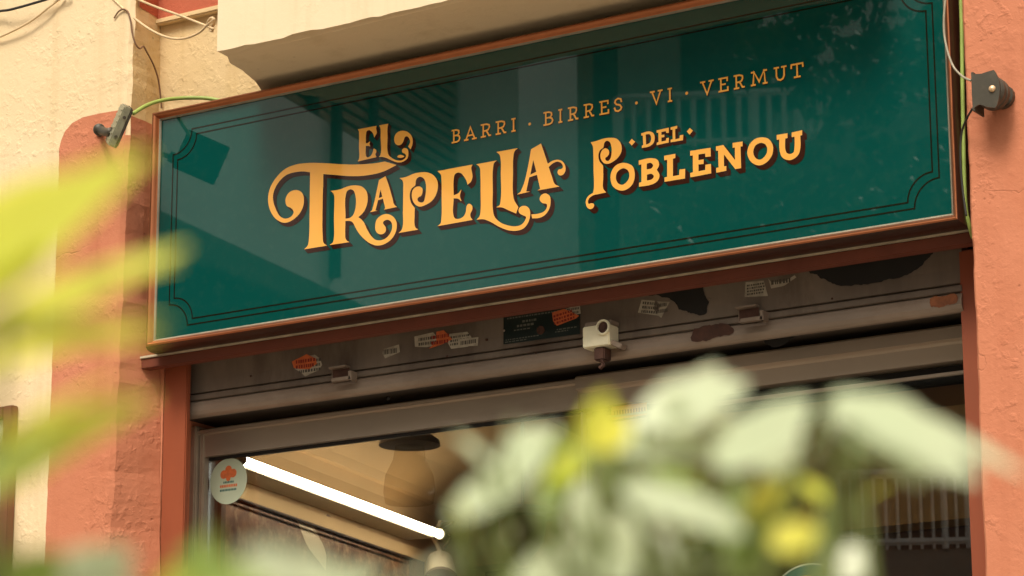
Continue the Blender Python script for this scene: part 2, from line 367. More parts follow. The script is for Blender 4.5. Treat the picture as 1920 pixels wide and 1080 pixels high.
# ------------------------------------------------------------------ the shop building
B = empty('shop_building', (0, 0.4, 0), 'cream rendered house front with terracotta painted bands round the shop opening', 'building')
def nz1(z, s=0): return noise.noise(Vector((s * 7.3 + 1.7, 0.3, z * 9))) * 0.006 + noise.noise(Vector((s * 3.1, 5.5, z * 34))) * 0.0035
def edgeX(z): return -1.307 - (4.39 - z) * 0.021 + nz1(z, 1)
def innerX(z): return -1.322 + (4.146 - z) * 0.036 * (1 if z < 4.146 else 0.3) + nz1(z, 2) * 0.6
P1, P2 = -0.03, 0.117
zs = [0.0, 1.0, 2.0] + [2.3 + 0.02 * i for i in range(126)] + [5.2, 6.0, 9.0]
def strip(name, cols, zlist, m, parent):
    """wall skin: cols = functions z -> (x, y)"""
    bm = bmesh.new(); rows = [[bm.verts.new((c(z)[0], c(z)[1], z)) for c in cols] for z in zlist]
    for i in range(len(rows) - 1):
        for k in range(len(cols) - 1):
            bm.faces.new((rows[i][k], rows[i][k + 1], rows[i + 1][k + 1], rows[i + 1][k]))
    return obj(name, bm, m, parent)
k = lambda x, y: (lambda z: (x, y))
strip('wall', [k(-9, 0.4), k(-9, P1), k(-3, P1), k(-1.58, P1), lambda z: (edgeX(z) - 0.012, P1 + nz1(z, 3) * 0.3), lambda z: (edgeX(z), P1 + 0.009)], zs, M['cream'], B)
strip('wall', [lambda z: (edgeX(z), P1 + 0.009), lambda z: (edgeX(z) * 0.55 + innerX(z) * 0.45 + 0.004, 0.045), lambda z: (innerX(z), P2), ], zs, M['cream_shade'], B)
zu = [z for z in zs if z >= 3.36]
strip('recessed_wall', [lambda z: (innerX(z), P2), k(-0.9, P2), k(0, P2), k(1.33, P2)], zu, M['cream_shade'], B)
# right hand wall in terracotta
strip('wall', [lambda z: (1.325 + (3.9 - z) * -0.004 + nz1(z, 5) * 0.5, 0.40), lambda z: (1.325 + (3.9 - z) * -0.004 + nz1(z, 5) * 0.5, P1 + 0.006), lambda z: (1.331 + (3.9 - z) * -0.004 + nz1(z, 5) * 0.5, P1), k(2.4, P1), k(6, P1), k(9, P1), k(9, 0.4)], zs, M['terra'], B).name = 'terracotta_wall'
box('upper_wall_core', -9, 9, 0.42, 0.8, 3.62, 9, M['cream'], B)
box('side_wall_core', -9, -2.6, 0.42, 0.8, 0, 3.618, M['cream'], B)
box('side_wall_core', 1.6, 9, 0.42, 0.8, 0, 3.618, M['cream'], B)
# painted terracotta pilaster band, left of the opening (a coat of paint 2 mm thick)
pl = [z for z in zs if z <= 4.03]
def pL(z): return (-1.575 - nz1(z, 8) * 0.8, P1 - 0.002)
strip('painted_band', [pL, k(-1.45, P1 - 0.002), lambda z: (edgeX(z) - 0.012, P1 - 0.002 + nz1(z, 3) * 0.3), lambda z: (edgeX(z) + 0.002, P1 + 0.008)], pl, M['terra'], B)
top = [at(x, y, P1 - 0.002) for x, y in ((115, 262), (122, 246), (135, 231), (155, 220), (185, 213), (215, 208), (241, 204))]
bm = bmesh.new(); zt = pl[-1]
up = [bm.verts.new((p.x + (0 if i else 0), P1 - 0.002, p.z)) for i, p in enumerate(top)]
lo = [bm.verts.new((min(p.x, edgeX(zt) - 0.012) if i else pL(zt)[0], P1 - 0.002, zt)) for i, p in enumerate(top)]
for i in range(len(top) - 1): bm.faces.new((lo[i], lo[i + 1], up[i + 1], up[i]))
obj('painted_band', bm, M['terra'], B)
pr = [z for z in zs if z <= 4.09]
strip('painted_reveal', [lambda z: (edgeX(z) + 0.002, P1 + 0.008), lambda z: (edgeX(z) * 0.55 + innerX(z) * 0.45 + 0.006, 0.045), lambda z: (innerX(z) + 0.002, P2 - 0.001)], pr, M['terra'], B)
# old dark red paint and cream sill high on the recess
ph = [z for z in zs if z >= 4.415]
strip('painted_reveal', [lambda z: (edgeX(z) + 0.006, P1 + 0.02), lambda z: (innerX(z) + 0.002, P2 - 0.002)], ph, M['terra_dark'], B)
box('window_surround', -1.325, 0.8, 0.098, P2 - 0.001, 4.4165, 6.2, M['terra_dark'], B)
box('window_sill', -1.33, 0.8, 0.090, P2 - 0.0015, 4.398, 4.416, M['cream_shade'], B, 0.004)
# metal door-posts either side of the opening
box('door_post', -1.275, -1.19, 0.119, 0.138, 0.0, 3.345, M['post'], B, 0.003)
box('door_post', 1.206, 1.322, 0.16, 0.185, 0.0, 3.345, M['post'], B, 0.003)
box('left_jamb_infill', -1.36, -1.276, 0.118, 0.4, 0, 3.36, M['terra'], B)
# balcony: slab with upstand, its left end cut on a slant
bal = empty('balcony', (0.5, 0, 4.3)); bal.parent = B; bal.matrix_parent_inverse = B.matrix_basis.inverted()
bm = bmesh.new()
N = 60
def bx(i): return -0.79 + i * (1.95 / N)
fr = []; fz = []
for i in range(N + 1):
    x = bx(i); w = noise.noise(Vector((x * 9, 1, 2))) * 0.005 + noise.noise(Vector((x * 40, 4, 2))) * 0.004
    fr.append(bm.verts.new((x, -0.28, 4.108 + w))); fz.append(bm.verts.new((x, -0.283, 5.15)))
for i in range(N): bm.faces.new((fr[i], fr[i + 1], fz[i + 1], fz[i]))
bk = [(-0.79, -0.28), (-0.80, -0.22), (-0.83, -0.17), (-0.84, -0.1), (-0.87, 0.0), (-0.925, P2 - 0.002)]
lowL = [fr[0]] + [bm.verts.new((x, y, 4.113 + 0.0 * y)) for x, y in bk[1:]]
lowR = bm.verts.new((1.16, P2 - 0.002, 4.113))
bm.faces.new(lowL + [lowR] + fr[::-1][:-1])
upL = [fz[0]] + [bm.verts.new((x, y, 5.15)) for x, y in bk[1:]]
for i in range(len(bk) - 1): bm.faces.new((lowL[i], lowL[i + 1], upL[i + 1], upL[i]))
upR = bm.verts.new((1.16, P2 - 0.002, 5.15)); bm.faces.new(upL + [upR] + fz[::-1][:-1]); bm.faces.new((fr[N], lowR, upR, fz[N]))
o = obj('balcony_parapet', bm, M['cream_smooth'], bal)

# rusty brown ledge under the sign
LG = empty('sign_ledge', (0, 0.08, 3.35)); LG.parent = B; LG.matrix_parent_inverse = B.matrix_basis.inverted()
bm = bmesh.new(); add_box(bm, -1.325, 1.312, 0.05, 0.085, 3.329, 3.358, 0.002); obj('ledge_face', bm, M['ledge'], LG)
bm = bmesh.new(); add_box(bm, -1.33, 1.312, 0.045, 0.14, 3.3585, 3.3655, 0.001); obj('ledge_lip', bm, M['ledge_top'], LG)

# ------------------------------------------------------------------ the sign
SG = empty('shop_sign', (0.03, 0.05, 3.36), 'long dark green glazed shop sign with gold lettering in a brown moulded frame', 'sign')
sx0, sx1, sz0, sz1 = -1.242, 1.296, 3.363, 4.084
prof = [(0.031, -0.001), (0.031, -0.005), (0.0265, -0.007), (0.0255, -0.0075), (0.023, -0.012), (0.019, -0.018), (0.0155, -0.0215), (0.0125, -0.0225), (0.0100, -0.0205), (0.0075, -0.015), (0.0045, -0.008), (0.0015, 0.004), (0.0, 0.02), (0.0, 0.095)]
def rail(name, a, b, inn, mtr):
    """mitred length of moulding from corner a to b (X-Z), inn = inward direction"""
    a = Vector(a); b = Vector(b); inn = Vector(inn); d = (b - a).normalized()
    bm = bmesh.new(); rr = []
    for e, s in ((a, 1), (b, -1)):
        rr.append([bm.verts.new((e.x + (inn.x + s * d.x) * w, y, e.y + (inn.y + s * d.y) * w)) for w, y in prof])
    for i in range(len(prof) - 1): bm.faces.new((rr[0][i], rr[1][i], rr[1][i + 1], rr[0][i + 1]))
    o = obj(name, bm, M['frame'], SG, True); o.data.materials.append(M['lip']); o.data.materials.append(M['frame_shade'])
    for f in o.data.polygons:
        if all(o.data.vertices[v].co.y > -0.0074 and abs(min(abs(o.data.vertices[v].co.x - sx0), abs(o.data.vertices[v].co.x - sx1), abs(o.data.vertices[v].co.z - sz0), abs(o.data.vertices[v].co.z - sz1))) > 0.0255 for v in f.vertices): f.material_index = 1
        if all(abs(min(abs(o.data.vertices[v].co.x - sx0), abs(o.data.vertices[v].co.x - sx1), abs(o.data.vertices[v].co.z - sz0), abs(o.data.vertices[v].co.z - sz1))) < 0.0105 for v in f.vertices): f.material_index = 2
rail('frame_rail', (sx0, sz0), (sx1, sz0), (0, 1), 0); rail('frame_rail', (sx0, sz1), (sx1, sz1), (0, -1), 0)
rail('frame_stile', (sx0, sz0), (sx0, sz1), (1, 0), 0); rail('frame_stile', (sx1, sz0), (sx1, sz1), (-1, 0), 0)
box('sign_panel', sx0 + 0.028, sx1 - 0.028, 0.0, 0.02, sz0 + 0.028, sz1 - 0.028, M['green'], SG)
box('sign_back', sx0 + 0.002, sx1 - 0.002, 0.06, 0.112, sz0 + 0.002, sz1 - 0.002, M['lip'], SG)

def poly_line(bm, pts, w, y, closed=True):
    n = len(pts); L = []; Rr = []
    for i, p in enumerate(pts):
        a = pts[i - 1] if (closed or i) else p; b = pts[(i + 1) % n] if (closed or i < n - 1) else p
        d1 = (p - a).normalized() if (p - a).length > 1e-9 else (b - p).normalized(); d2 = (b - p).normalized() if (b - p).length > 1e-9 else d1
        n1 = Vector((-d1.y, d1.x)); n2 = Vector((-d2.y, d2.x)); mm = (n1 + n2)
        mm = n1 if mm.length < 1e-6 else mm.normalized()
        s = w / 2 / max(0.45, mm.dot(n1)); L.append(bm.verts.new((p.x + mm.x * s, y, p.y + mm.y * s))); Rr.append(bm.verts.new((p.x - mm.x * s, y, p.y - mm.y * s)))
    for i in range(n if closed else n - 1):
        j = (i + 1) % n; bm.faces.new((L[i], L[j], Rr[j], Rr[i]))
def notch(x0, x1, z0, z1, r, n=14):
    pts = []
    for cx, cz, a0 in ((x0, z0, 90), (x1, z0, 180), (x1, z1, 270), (x0, z1, 0)):
        for i in range(n + 1):
            a = R(a0 - 90 * i / n); pts.append(Vector((cx + r * math.cos(a), cz + r * math.sin(a))))
    return pts
for d in (0.0, 0.0175):
    bm = bmesh.new(); poly_line(bm, notch(-1.166 + d, 1.234 - d, 3.423 + d, 4.009 - d, 0.068 + 0.0 * d), 0.0042, -0.0006)
    obj('border_line', bm, M['pinline'], SG)

# lettering, measured off the panel
def outline(ox, oy, sc, pts, n=6):
    P = [(ox + p[0] / sc, oy + p[1] / sc, len(p) > 2) for p in pts]; L = len(P); res = []
    for i in range(L):
        p1, p2 = P[i], P[(i + 1) % L]
        a = Vector(p1[:2]); b = Vector(p2[:2]); res.append(a)
        if p1[2] and p2[2]: continue
        p0 = a if p1[2] else Vector(P[i - 1][:2]); p3 = b if p2[2] else Vector(P[(i + 2) % L][:2])
        # centripetal-like tangents
        d = (b - a).length; d0 = max((a - p0).length, 1e-6); d3 = max((p3 - b).length, 1e-6)
        m1 = (b - a) if p1[2] else ((a - p0) / d0 * d + (b - a)) * 0.5 * 1.0
        m2 = (b - a) if p2[2] else ((p3 - b) / d3 * d + (b - a)) * 0.5 * 1.0
        for q in range(1, n):
            t = q / n
            res.append(a * (2 * t ** 3 - 3 * t * t + 1) + m1 * (t ** 3 - 2 * t * t + t) + b * (-2 * t ** 3 + 3 * t * t) + m2 * (t ** 3 - t * t))
    return [Vector((at(p.x, p.y, 0).x, at(p.x, p.y, 0).z)) for p in res]
def offs(pts, w):
    """grow an outline by w"""
    n = len(pts); area = sum(pts[i].x * pts[(i + 1) % n].y - pts[(i + 1) % n].x * pts[i].y for i in range(n)); s = -1 if area > 0 else 1
    r = []
    for i in range(n):
        d1 = (pts[i] - pts[i - 1]); d2 = (pts[(i + 1) % n] - pts[i])
        if d1.length < 1e-9: d1 = d2
        if d2.length < 1e-9: d2 = d1
        d1 = d1.normalized(); d2 = d2.normalized(); n1 = Vector((-d1.y, d1.x)); n2 = Vector((-d2.y, d2.x)); mm = n1 + n2
        mm = n1 if mm.length < 1e-6 else mm.normalized()
        r.append(pts[i] + mm * (s * w / max(0.5, mm.dot(n1))))
    return r
def glyph(loops, sh=(0.0115, -0.0115), name='letter', steps=7, grow=0.0014, parent=None, mats=None):
    """flat printed letter with a dark outline and a dropped side; a hair's breadth proud of the panel"""
    par = parent or SG
    G, P, K = mats or (M['gold'], M['pale_gold'], M['letter_side'])
    bm = bmesh.new()
    add_slab(bm, loops[0], -0.0016, None, loops[1:])
    o = obj(name, bm, G, par)
    bm = bmesh.new()
    out_ = offs(loops[0], grow * 0.45); hol = [offs(h, -grow * 0.45) for h in loops[1:]]
    add_slab(bm, out_, -0.00145, None, hol); e = obj('letter_edge', bm, P, o)
    bm = bmesh.new()
    out_ = offs(loops[0], grow); hol = [offs(h, -grow) for h in loops[1:]]
    for i in range(steps + 1):
        t = i / steps; dx, dz = sh[0] * t, sh[1] * t
        hh = [[Vector((p.x + dx, p.y + dz)) for p in h] for h in hol]
        add_slab(bm, [Vector((p.x + dx, p.y + dz)) for p in out_], -0.0013 + 0.00008 * i, None, hh)
    obj('letter_shadow', bm, K, o)
    return o
c = 1
A1 = (500, 290, 5.684)
T = [(1383, 112, c), (1262, 77, c), (1165, 94), (980, 108), (796, 105), (640, 95), (500, 91), (410, 95), (330, 105), (210, 150), (120, 230), (45, 350), (20, 480), (45, 600), (110, 690), (200, 725), (300, 680), (375, 590), (398, 470), (372, 402), (315, 380), (245, 405), (205, 480), (220, 545), (270, 572), (293, 610), (265, 662), (200, 685), (145, 660), (98, 580), (70, 480), (75, 405), (125, 300), (220, 212), (330, 182), (400, 178), (468, 187, c), (466, 320), (462, 640), (455, 900), (442, 970), (408, 1008, c), (642, 970, c), (610, 945), (598, 860), (596, 620), (606, 206, c), (720, 214), (868, 226), (1010, 226), (1230, 185)]
B1 = (600, 320, 6.75)
Rr_ = [(142, 260, c), (260, 240), (350, 205), (450, 190), (535, 207), (588, 262), (605, 350), (590, 450), (545, 535), (485, 590, c), (545, 640), (600, 750), (650, 830), (705, 878), (775, 885), (850, 850), (905, 775), (920, 690), (900, 640), (860, 620), (818, 632), (798, 660), (812, 690), (833, 722), (832, 768), (795, 802), (745, 798), (712, 762), (705, 700), (722, 625), (780, 570), (850, 553), (920, 580), (965, 640), (972, 725), (940, 820), (880, 890), (800, 935), (720, 945), (640, 920), (560, 860), (490, 780), (450, 710), (420, 655), (385, 636), (323, 636, c), (320, 800), (325, 860), (342, 890), (372, 905, c), (130, 942, c), (165, 915), (180, 870), (183, 600), (188, 400), (186, 320), (172, 283)]
Rh = [(325, 612, c), (330, 300), (350, 255), (390, 235), (430, 252), (455, 320), (462, 400), (450, 500), (420, 570), (375, 604)]
Aa = [(752, 122, c), (832, 75, c), (872, 190), (920, 360), (943, 435), (973, 460, c), (818, 493, c), (832, 475, c), (802, 352, c), (738, 374, c), (702, 508, c), (730, 508, c), (638, 526, c), (665, 505, c), (700, 370, c)]
Ah = [(770, 232, c), (795, 332, c), (743, 355, c)]
D1 = (740, 300, 7.2)
Pp = [(78, 248, c), (150, 235), (260, 190), (350, 172), (440, 172), (520, 205), (575, 280), (585, 360), (560, 470), (500, 555), (420, 605), (345, 628), (290, 605), (252, 550), (238, 480), (250, 410), (290, 370), (340, 362), (375, 388), (378, 430), (360, 482), (325, 503), (310, 525), (318, 560), (360, 578), (395, 568), (415, 510), (430, 400), (425, 310), (400, 250), (355, 225), (310, 240), (287, 285), (280, 340), (232, 385), (208, 450), (207, 520), (228, 590), (272, 650, c), (270, 760), (270, 870), (285, 920), (318, 940, c), (60, 985, c), (95, 955), (115, 900), (118, 700), (122, 400), (120, 300), (108, 272)]
Ee = [(586, 153, c), (1052, 66, c), (1036, 108), (1046, 170), (1052, 230), (1032, 290), (990, 330, c), (975, 280), (940, 220), (905, 180), (862, 168), (818, 190), (800, 250), (798, 482, c), (865, 452), (902, 405, c), (884, 470), (884, 500), (902, 552, c), (862, 522), (798, 516, c), (796, 755), (820, 795), (870, 800), (930, 770), (965, 710), (985, 612), (1010, 595), (1045, 620), (1050, 665), (1022, 735), (1028, 775), (1052, 808, c), (586, 893, c), (625, 860), (638, 790), (640, 500), (638, 260), (628, 195)]
E1 = (880, 260, 6.0)
L1 = [(86, 290, c), (307, 249, c), (280, 275), (268, 330), (265, 600), (265, 790), (285, 880), (350, 945), (440, 980), (520, 990), (590, 970), (630, 925), (643, 880), (610, 862), (572, 840), (560, 800), (590, 765), (640, 762), (677, 795), (685, 870), (660, 950), (610, 1010), (530, 1035), (440, 1028), (340, 990), (230, 928), (160, 905), (90, 910, c), (118, 880), (130, 830), (132, 600), (130, 400), (125, 335), (110, 307)]
L2 = [(313, 152, c), (544, 110, c), (512, 140), (498, 190), (492, 400), (492, 620), (508, 700), (552, 770, c), (528, 840, c), (440, 802), (370, 772), (312, 772, c), (345, 750), (358, 700), (360, 400), (358, 230), (345, 180)]
A2 = [(700, 122, c), (808, 60, c), (842, 160), (884, 288, c), (935, 255), (1000, 241), (1052, 262), (1082, 320), (1078, 372), (1055, 405), (1020, 412), (998, 385), (1008, 352), (1038, 345), (1058, 325), (1045, 280), (1000, 257), (945, 275), (893, 320, c), (930, 430), (965, 515), (1012, 540, c), (773, 583, c), (803, 565, c), (766, 405, c), (676, 434, c), (640, 597, c), (682, 598, c), (543, 629, c), (582, 600, c), (625, 490), (668, 300)]
A2h = [(722, 236, c), (760, 374, c), (686, 412, c)]
A2t = [(705, 856, c), (770, 850), (840, 825), (876, 780), (876, 735), (825, 722), (797, 685), (812, 640), (860, 620), (903, 645), (915, 700), (900, 790), (850, 860), (790, 890), (712, 896, c)]
C1 = (660, 225, 12.0)
E0 = [(144, 215, c), (552, 140, c), (546, 200), (560, 285), (510, 390, c), (490, 320), (450, 260), (390, 225), (338, 250), (318, 320), (315, 535, c), (370, 520), (410, 486, c), (395, 545), (410, 592, c), (370, 582), (313, 580, c), (313, 780), (330, 835), (380, 845), (440, 800), (480, 720), (500, 650), (545, 680), (550, 720), (528, 775), (550, 835, c), (142, 930, c), (165, 890), (168, 600), (170, 300), (165, 250)]
L0 = [(626, 128, c), (820, 90, c), (806, 135), (802, 400), (802, 700), (825, 790), (900, 860), (1000, 910), (1100, 920), (1170, 895), (1215, 850), (1225, 795), (1195, 755), (1145, 730), (1140, 670), (1190, 640), (1250, 660), (1270, 740), (1250, 860), (1190, 915), (1100, 950), (1000, 945), (900, 905), (800, 860), (700, 830), (622, 830, c), (650, 790), (655, 400), (648, 180)]
L0b = [(1028, 830), (1060, 800), (1110, 793), (1175, 822), (1110, 850)]
L0c = [(960, 440), (990, 330), (1070, 262), (1180, 250), (1290, 300), (1358, 400), (1368, 520), (1325, 655, c), (1275, 600, c), (1318, 500), (1300, 420), (1260, 372), (1218, 368), (1185, 400), (1160, 480), (1110, 550), (1050, 567), (985, 530)]
F1 = (1090, 250, 7.2)
P3 = [(134, 124, c), (200, 110), (290, 80), (390, 65), (480, 78), (535, 145), (545, 230), (510, 310), (440, 375), (360, 410), (310, 400), (272, 350), (265, 285), (290, 228), (330, 207), (368, 228), (375, 275), (350, 315), (325, 332), (330, 365), (365, 378), (395, 350), (415, 270), (410, 170), (385, 112), (345, 100), (312, 130), (298, 190), (252, 232), (232, 300), (247, 380), (295, 440, c), (297, 600), (297, 750), (332, 798, c), (235, 818), (165, 835), (110, 875), (90, 920), (102, 958), (132, 950), (168, 956), (172, 985), (155, 1010), (122, 1022), (88, 1002), (68, 950), (75, 890), (105, 845), (165, 808, c), (176, 745), (172, 500), (168, 250), (162, 175)]
O3 = [(400, 590), (440, 470), (500, 420), (580, 403), (690, 445), (722, 550), (700, 670), (640, 740), (550, 772), (440, 725)]
O3h = [(467, 605), (490, 520), (570, 470), (635, 500), (655, 575), (630, 645), (555, 700), (495, 675)]
G1 = (1170, 225, 8.0)
B3 = [(228, 612, c), (410, 578), (500, 600), (528, 675), (492, 750, c), (532, 820), (512, 905), (430, 962), (233, 1000, c), (233, 945, c), (270, 935, c), (268, 662, c), (230, 672, c)]
B3a = [(342, 655, c), (410, 642), (443, 680), (420, 728), (342, 748, c)]
B3b = [(345, 820, c), (420, 806), (455, 842), (430, 890), (345, 915, c)]
L3 = [(610, 541, c), (770, 514, c), (770, 570, c), (735, 580, c), (735, 850, c), (835, 830, c), (840, 750, c), (918, 738, c), (916, 876, c), (615, 926, c), (615, 868, c), (655, 855, c), (655, 595, c), (612, 602, c)]
E3 = [(1000, 470, c), (1300, 422, c), (1302, 545, c), (1228, 552, c), (1225, 500, c), (1118, 515, c), (1118, 608, c), (1195, 596, c), (1195, 657, c), (1118, 667, c), (1118, 775, c), (1225, 755, c), (1228, 677, c), (1305, 666, c), (1308, 800, c), (1003, 858, c), (1001, 800, c), (1042, 790, c), (1040, 528, c), (1000, 535, c)]
H1 = (1340, 225, 9.389)
N3 = [(32, 470, c), (155, 448, c), (365, 715, c), (365, 480, c), (325, 490, c), (325, 410, c), (492, 385, c), (492, 460, c), (456, 468, c), (466, 845, c), (370, 863, c), (165, 600, c), (165, 825, c), (206, 818, c), (206, 892, c), (37, 925, c), (35, 850, c), (78, 840, c), (70, 540, c), (32, 538, c)]
O4 = [(583, 590), (620, 440), (715, 342), (840, 312), (955, 342), (1028, 470), (1010, 620), (920, 740), (790, 798), (655, 742)]
O4h = [(680, 565), (725, 445), (830, 400), (910, 440), (935, 540), (890, 645), (800, 705), (718, 670)]
U4 = [(1100, 270, c), (1283, 240, c), (1283, 315, c), (1243, 325, c), (1245, 520), (1270, 585), (1330, 605), (1395, 575), (1415, 490), (1415, 290, c), (1365, 300, c), (1365, 225, c), (1541, 187, c), (1541, 265, c), (1508, 275, c), (1510, 480), (1480, 600), (1400, 680), (1310, 705), (1200, 660), (1155, 550), (1145, 340, c), (1103, 348, c)]
DD = [(266, 205, c), (380, 177), (440, 200), (462, 270), (440, 350), (380, 395), (275, 419, c), (275, 390, c), (297, 380, c), (290, 230, c), (268, 233, c)]
DDh = [(326, 215, c), (390, 212), (415, 280), (390, 350), (332, 375, c)]
DE = [(496, 160, c), (673, 121, c), (673, 190, c), (641, 193, c), (636, 164, c), (562, 180, c), (562, 230, c), (606, 224, c), (606, 255, c), (562, 262, c), (562, 330, c), (636, 314, c), (641, 278, c), (673, 271, c), (673, 336, c), (499, 376, c), (499, 345, c), (526, 335, c), (522, 185, c), (497, 191, c)]
DL = [(707, 115, c), (799, 91, c), (800, 125, c), (768, 135, c), (770, 295, c), (840, 280, c), (845, 235, c), (889, 227, c), (886, 301, c), (707, 333, c), (708, 300, c), (738, 292, c), (735, 140, c), (708, 146, c)]
for org, loops, sh in ((A1, [T], 1), (B1, [Rr_, Rh], 1), (B1, [Aa, Ah], .8), (D1, [Pp], 1), (D1, [Ee], 1), (E1, [A2t], 1), (E1, [A2, A2h], 1), (E1, [L2], 1), (E1, [L1], 1),
                       (C1, [E0], .8), (C1, [L0], .8), (C1, [L0b], .7), (C1, [L0c], .8), (F1, [P3], 1), (F1, [O3, O3h], 1), (G1, [B3, B3a, B3b], 1), (G1, [L3], 1), (G1, [E3], 1), (H1, [N3], 1), (H1, [O4, O4h], 1), (H1, [U4], 1),
                       (G1, [DD, DDh], .7), (G1, [DE], .7), (G1, [DL], .7), (G1, [[(83, 338, c), (121, 290, c), (166, 330, c), (121, 380, c)]], .7), (G1, [[(950, 175, c), (990, 126, c), (1033, 162, c), (990, 217, c)]], .7)):
    glyph([outline(*org, l) for l in loops], (0.0115 * sh, -0.0125 * sh))

# slab-serif tagline: strokes on a unit box (width 1, height 1)
ST = {
 'B': [[(0.0, 1), (0.55, 1), (0.85, .9), (0.88, .72), (.72, .55), (.2, .54)], [(.6, .54), (.9, .45), (1, .27), (.88, .08), (.6, 0), (0, 0)], [(.2, 1), (.2, 0)]],
 'A': [[(.12, 0), (.5, 1), (.88, 0)], [(0, 0), (.28, 0)], [(.7, 0), (1, 0)], [(.25, .33), (.75, .33)]],
 'R': [[(0, 1), (.55, 1), (.85, .9), (.88, .72), (.75, .52), (.5, .46), (.2, .46)], [(.2, 1), (.2, 0)], [(0, 0), (.42, 0)], [(.55, .46), (.85, .02), (1, .02)]],
 'I': [[(.5, 0), (.5, 1)], [(0, 0), (1, 0)], [(0, 1), (1, 1)]],
 'E': [[(.2, 0), (.2, 1)], [(0, 1), (.95, 1), (.95, .78)], [(0, 0), (1, 0), (1, .24)], [(.2, .52), (.68, .52)]],
 'S': [[(.9, .74), (.84, .93), (.5, 1.01), (.2, .92), (.1, .74), (.28, .56), (.72, .46), (.92, .26), (.8, .08), (.5, -.01), (.18, .06), (.06, .27)]],
 'V': [[(.12, 1), (.5, 0), (.88, 1)], [(0, 1), (.3, 1)], [(.7, 1), (1, 1)]],
 'M': [[(.1, 0), (.17, 1), (.5, .2), (.83, 1), (.9, 0)], [(0, 0), (.22, 0)], [(.78, 0), (1, 0)], [(.02, 1), (.17, 1)], [(.83, 1), (.98, 1)]],
 'U': [[(.16, 1), (.16, .32), (.28, .08), (.5, 0), (.72, .08), (.84, .32), (.84, 1)], [(0, 1), (.34, 1)], [(.66, 1), (1, 1)]],
 'T': [[(.5, 0), (.5, 1)], [(0, .76), (.02, 1), (.98, 1), (1, .76)], [(.28, 0), (.72, 0)]],
}
TL = [('B', 847.5, 864), ('A', 870.5, 894.5), ('R', 902, 921.5), ('R', 930, 950), ('I', 959.5, 967.5), ('B', 1019.5, 1038.3), ('I', 1047.7, 1055), ('R', 1065.5, 1085), ('R', 1095, 1114.7), ('E', 1124.5, 1142.8), ('S', 1150.8, 1168.6),
      ('V', 1219.5, 1243.4), ('I', 1252.6, 1261), ('V', 1313.7, 1339.4), ('E', 1347.9, 1366.8), ('R', 1376.5, 1397), ('M', 1408.4, 1440), ('U', 1451.8, 1476), ('T', 1483, 1508)]
zb = 0.5 * (at(849, 270.4, 0).z + at(1495, 145, 0).z); ch = at(849, 246, 0).z - at(849, 270.4, 0).z
for ch_, x0, x1 in TL:
    base = 270.4 - (x0 - 849) * 0.1941
    X0 = at(x0, base, 0).x + 0.0022; X1 = at(x1, base, 0).x - 0.0022; Z0 = zb + 0.0025; H = ch - 0.003
    bm = bmesh.new(); bs = bmesh.new()
    for s_i, s in enumerate(ST[ch_]):
        pts = [Vector((X0 + (X1 - X0) * a, Z0 + H * b)) for a, b in s]
        # extend the ends by half a stroke for crisp corners
        pts[0] = pts[0] + (pts[0] - pts[1]).normalized() * 0.0022; pts[-1] = pts[-1] + (pts[-1] - pts[-2]).normalized() * 0.0022
        poly_line(bm, pts, 0.0046, -0.0015 - 0.00006 * s_i, False); poly_line(bs, [p + Vector((0.0012, -0.0012)) for p in pts], 0.0062, -0.0009 - 0.00006 * s_i, False)
    o = obj('letter', bm, M['gold'], SG); obj('letter_shadow', bs, M['letter_side'], o)
for px, py in ((993.7, 232.8), (1193.8, 193.2), (1288, 175)):
    p = at(px, py, 0); bm = bmesh.new()
    add_slab(bm, [Vector((p.x + 0.0042 * math.cos(a * math.pi / 6), p.z + 0.0042 * math.sin(a * math.pi / 6))) for a in range(12)], -0.0015, None); obj('dot', bm, M['gold'], SG)

# ------------------------------------------------------------------ roller shutter
SH = empty('roller_shutter', (0, 0.17, 3.19), 'dirty brown-grey roller shutter pulled up under the sign, dotted with torn stickers', 'shutter')
def extr(name, prof, x0, x1, m, parent, n=1):
    bm = bmesh.new(); rows = []
    for i in range(n + 1):
        x = x0 + (x1 - x0) * i / n; rows.append([bm.verts.new((x, y, z)) for y, z in prof])
    for i in range(n):
        for q in range(len(prof) - 1): bm.faces.new((rows[i][q], rows[i + 1][q], rows[i + 1][q + 1], rows[i][q + 1]))
    bm.faces.new(rows[0]); bm.faces.new(rows[-1][::-1])
    return obj(name, bm, m, parent)
extr('shutter_slat', [(0.19, 3.56), (0.162, 3.56), (0.160, 3.35), (0.161, 3.300), (0.160, 3.264), (0.166, 3.262), (0.19, 3.262)], -1.215, 1.215, M['shutter'], SH)
extr('shutter_slat', [(0.19, 3.261), (0.163, 3.260), (0.158, 3.257), (0.157, 3.243), (0.161, 3.2405), (0.19, 3.240)], -1.213, 1.213, M['shutter'], SH)
extr('bottom_bar', [(0.20, 3.239), (0.162, 3.2385), (0.155, 3.234), (0.151, 3.222), (0.150, 3.207), (0.154, 3.197), (0.160, 3.191), (0.168, 3.189), (0.170, 3.20), (0.20, 3.21)], -1.218, 1.214, M['shutter_bar'], SH)
box('shutter_slat', -1.213, 1.213, 0.192, 0.205, 3.239, 3.56, M['shutter'], SH)
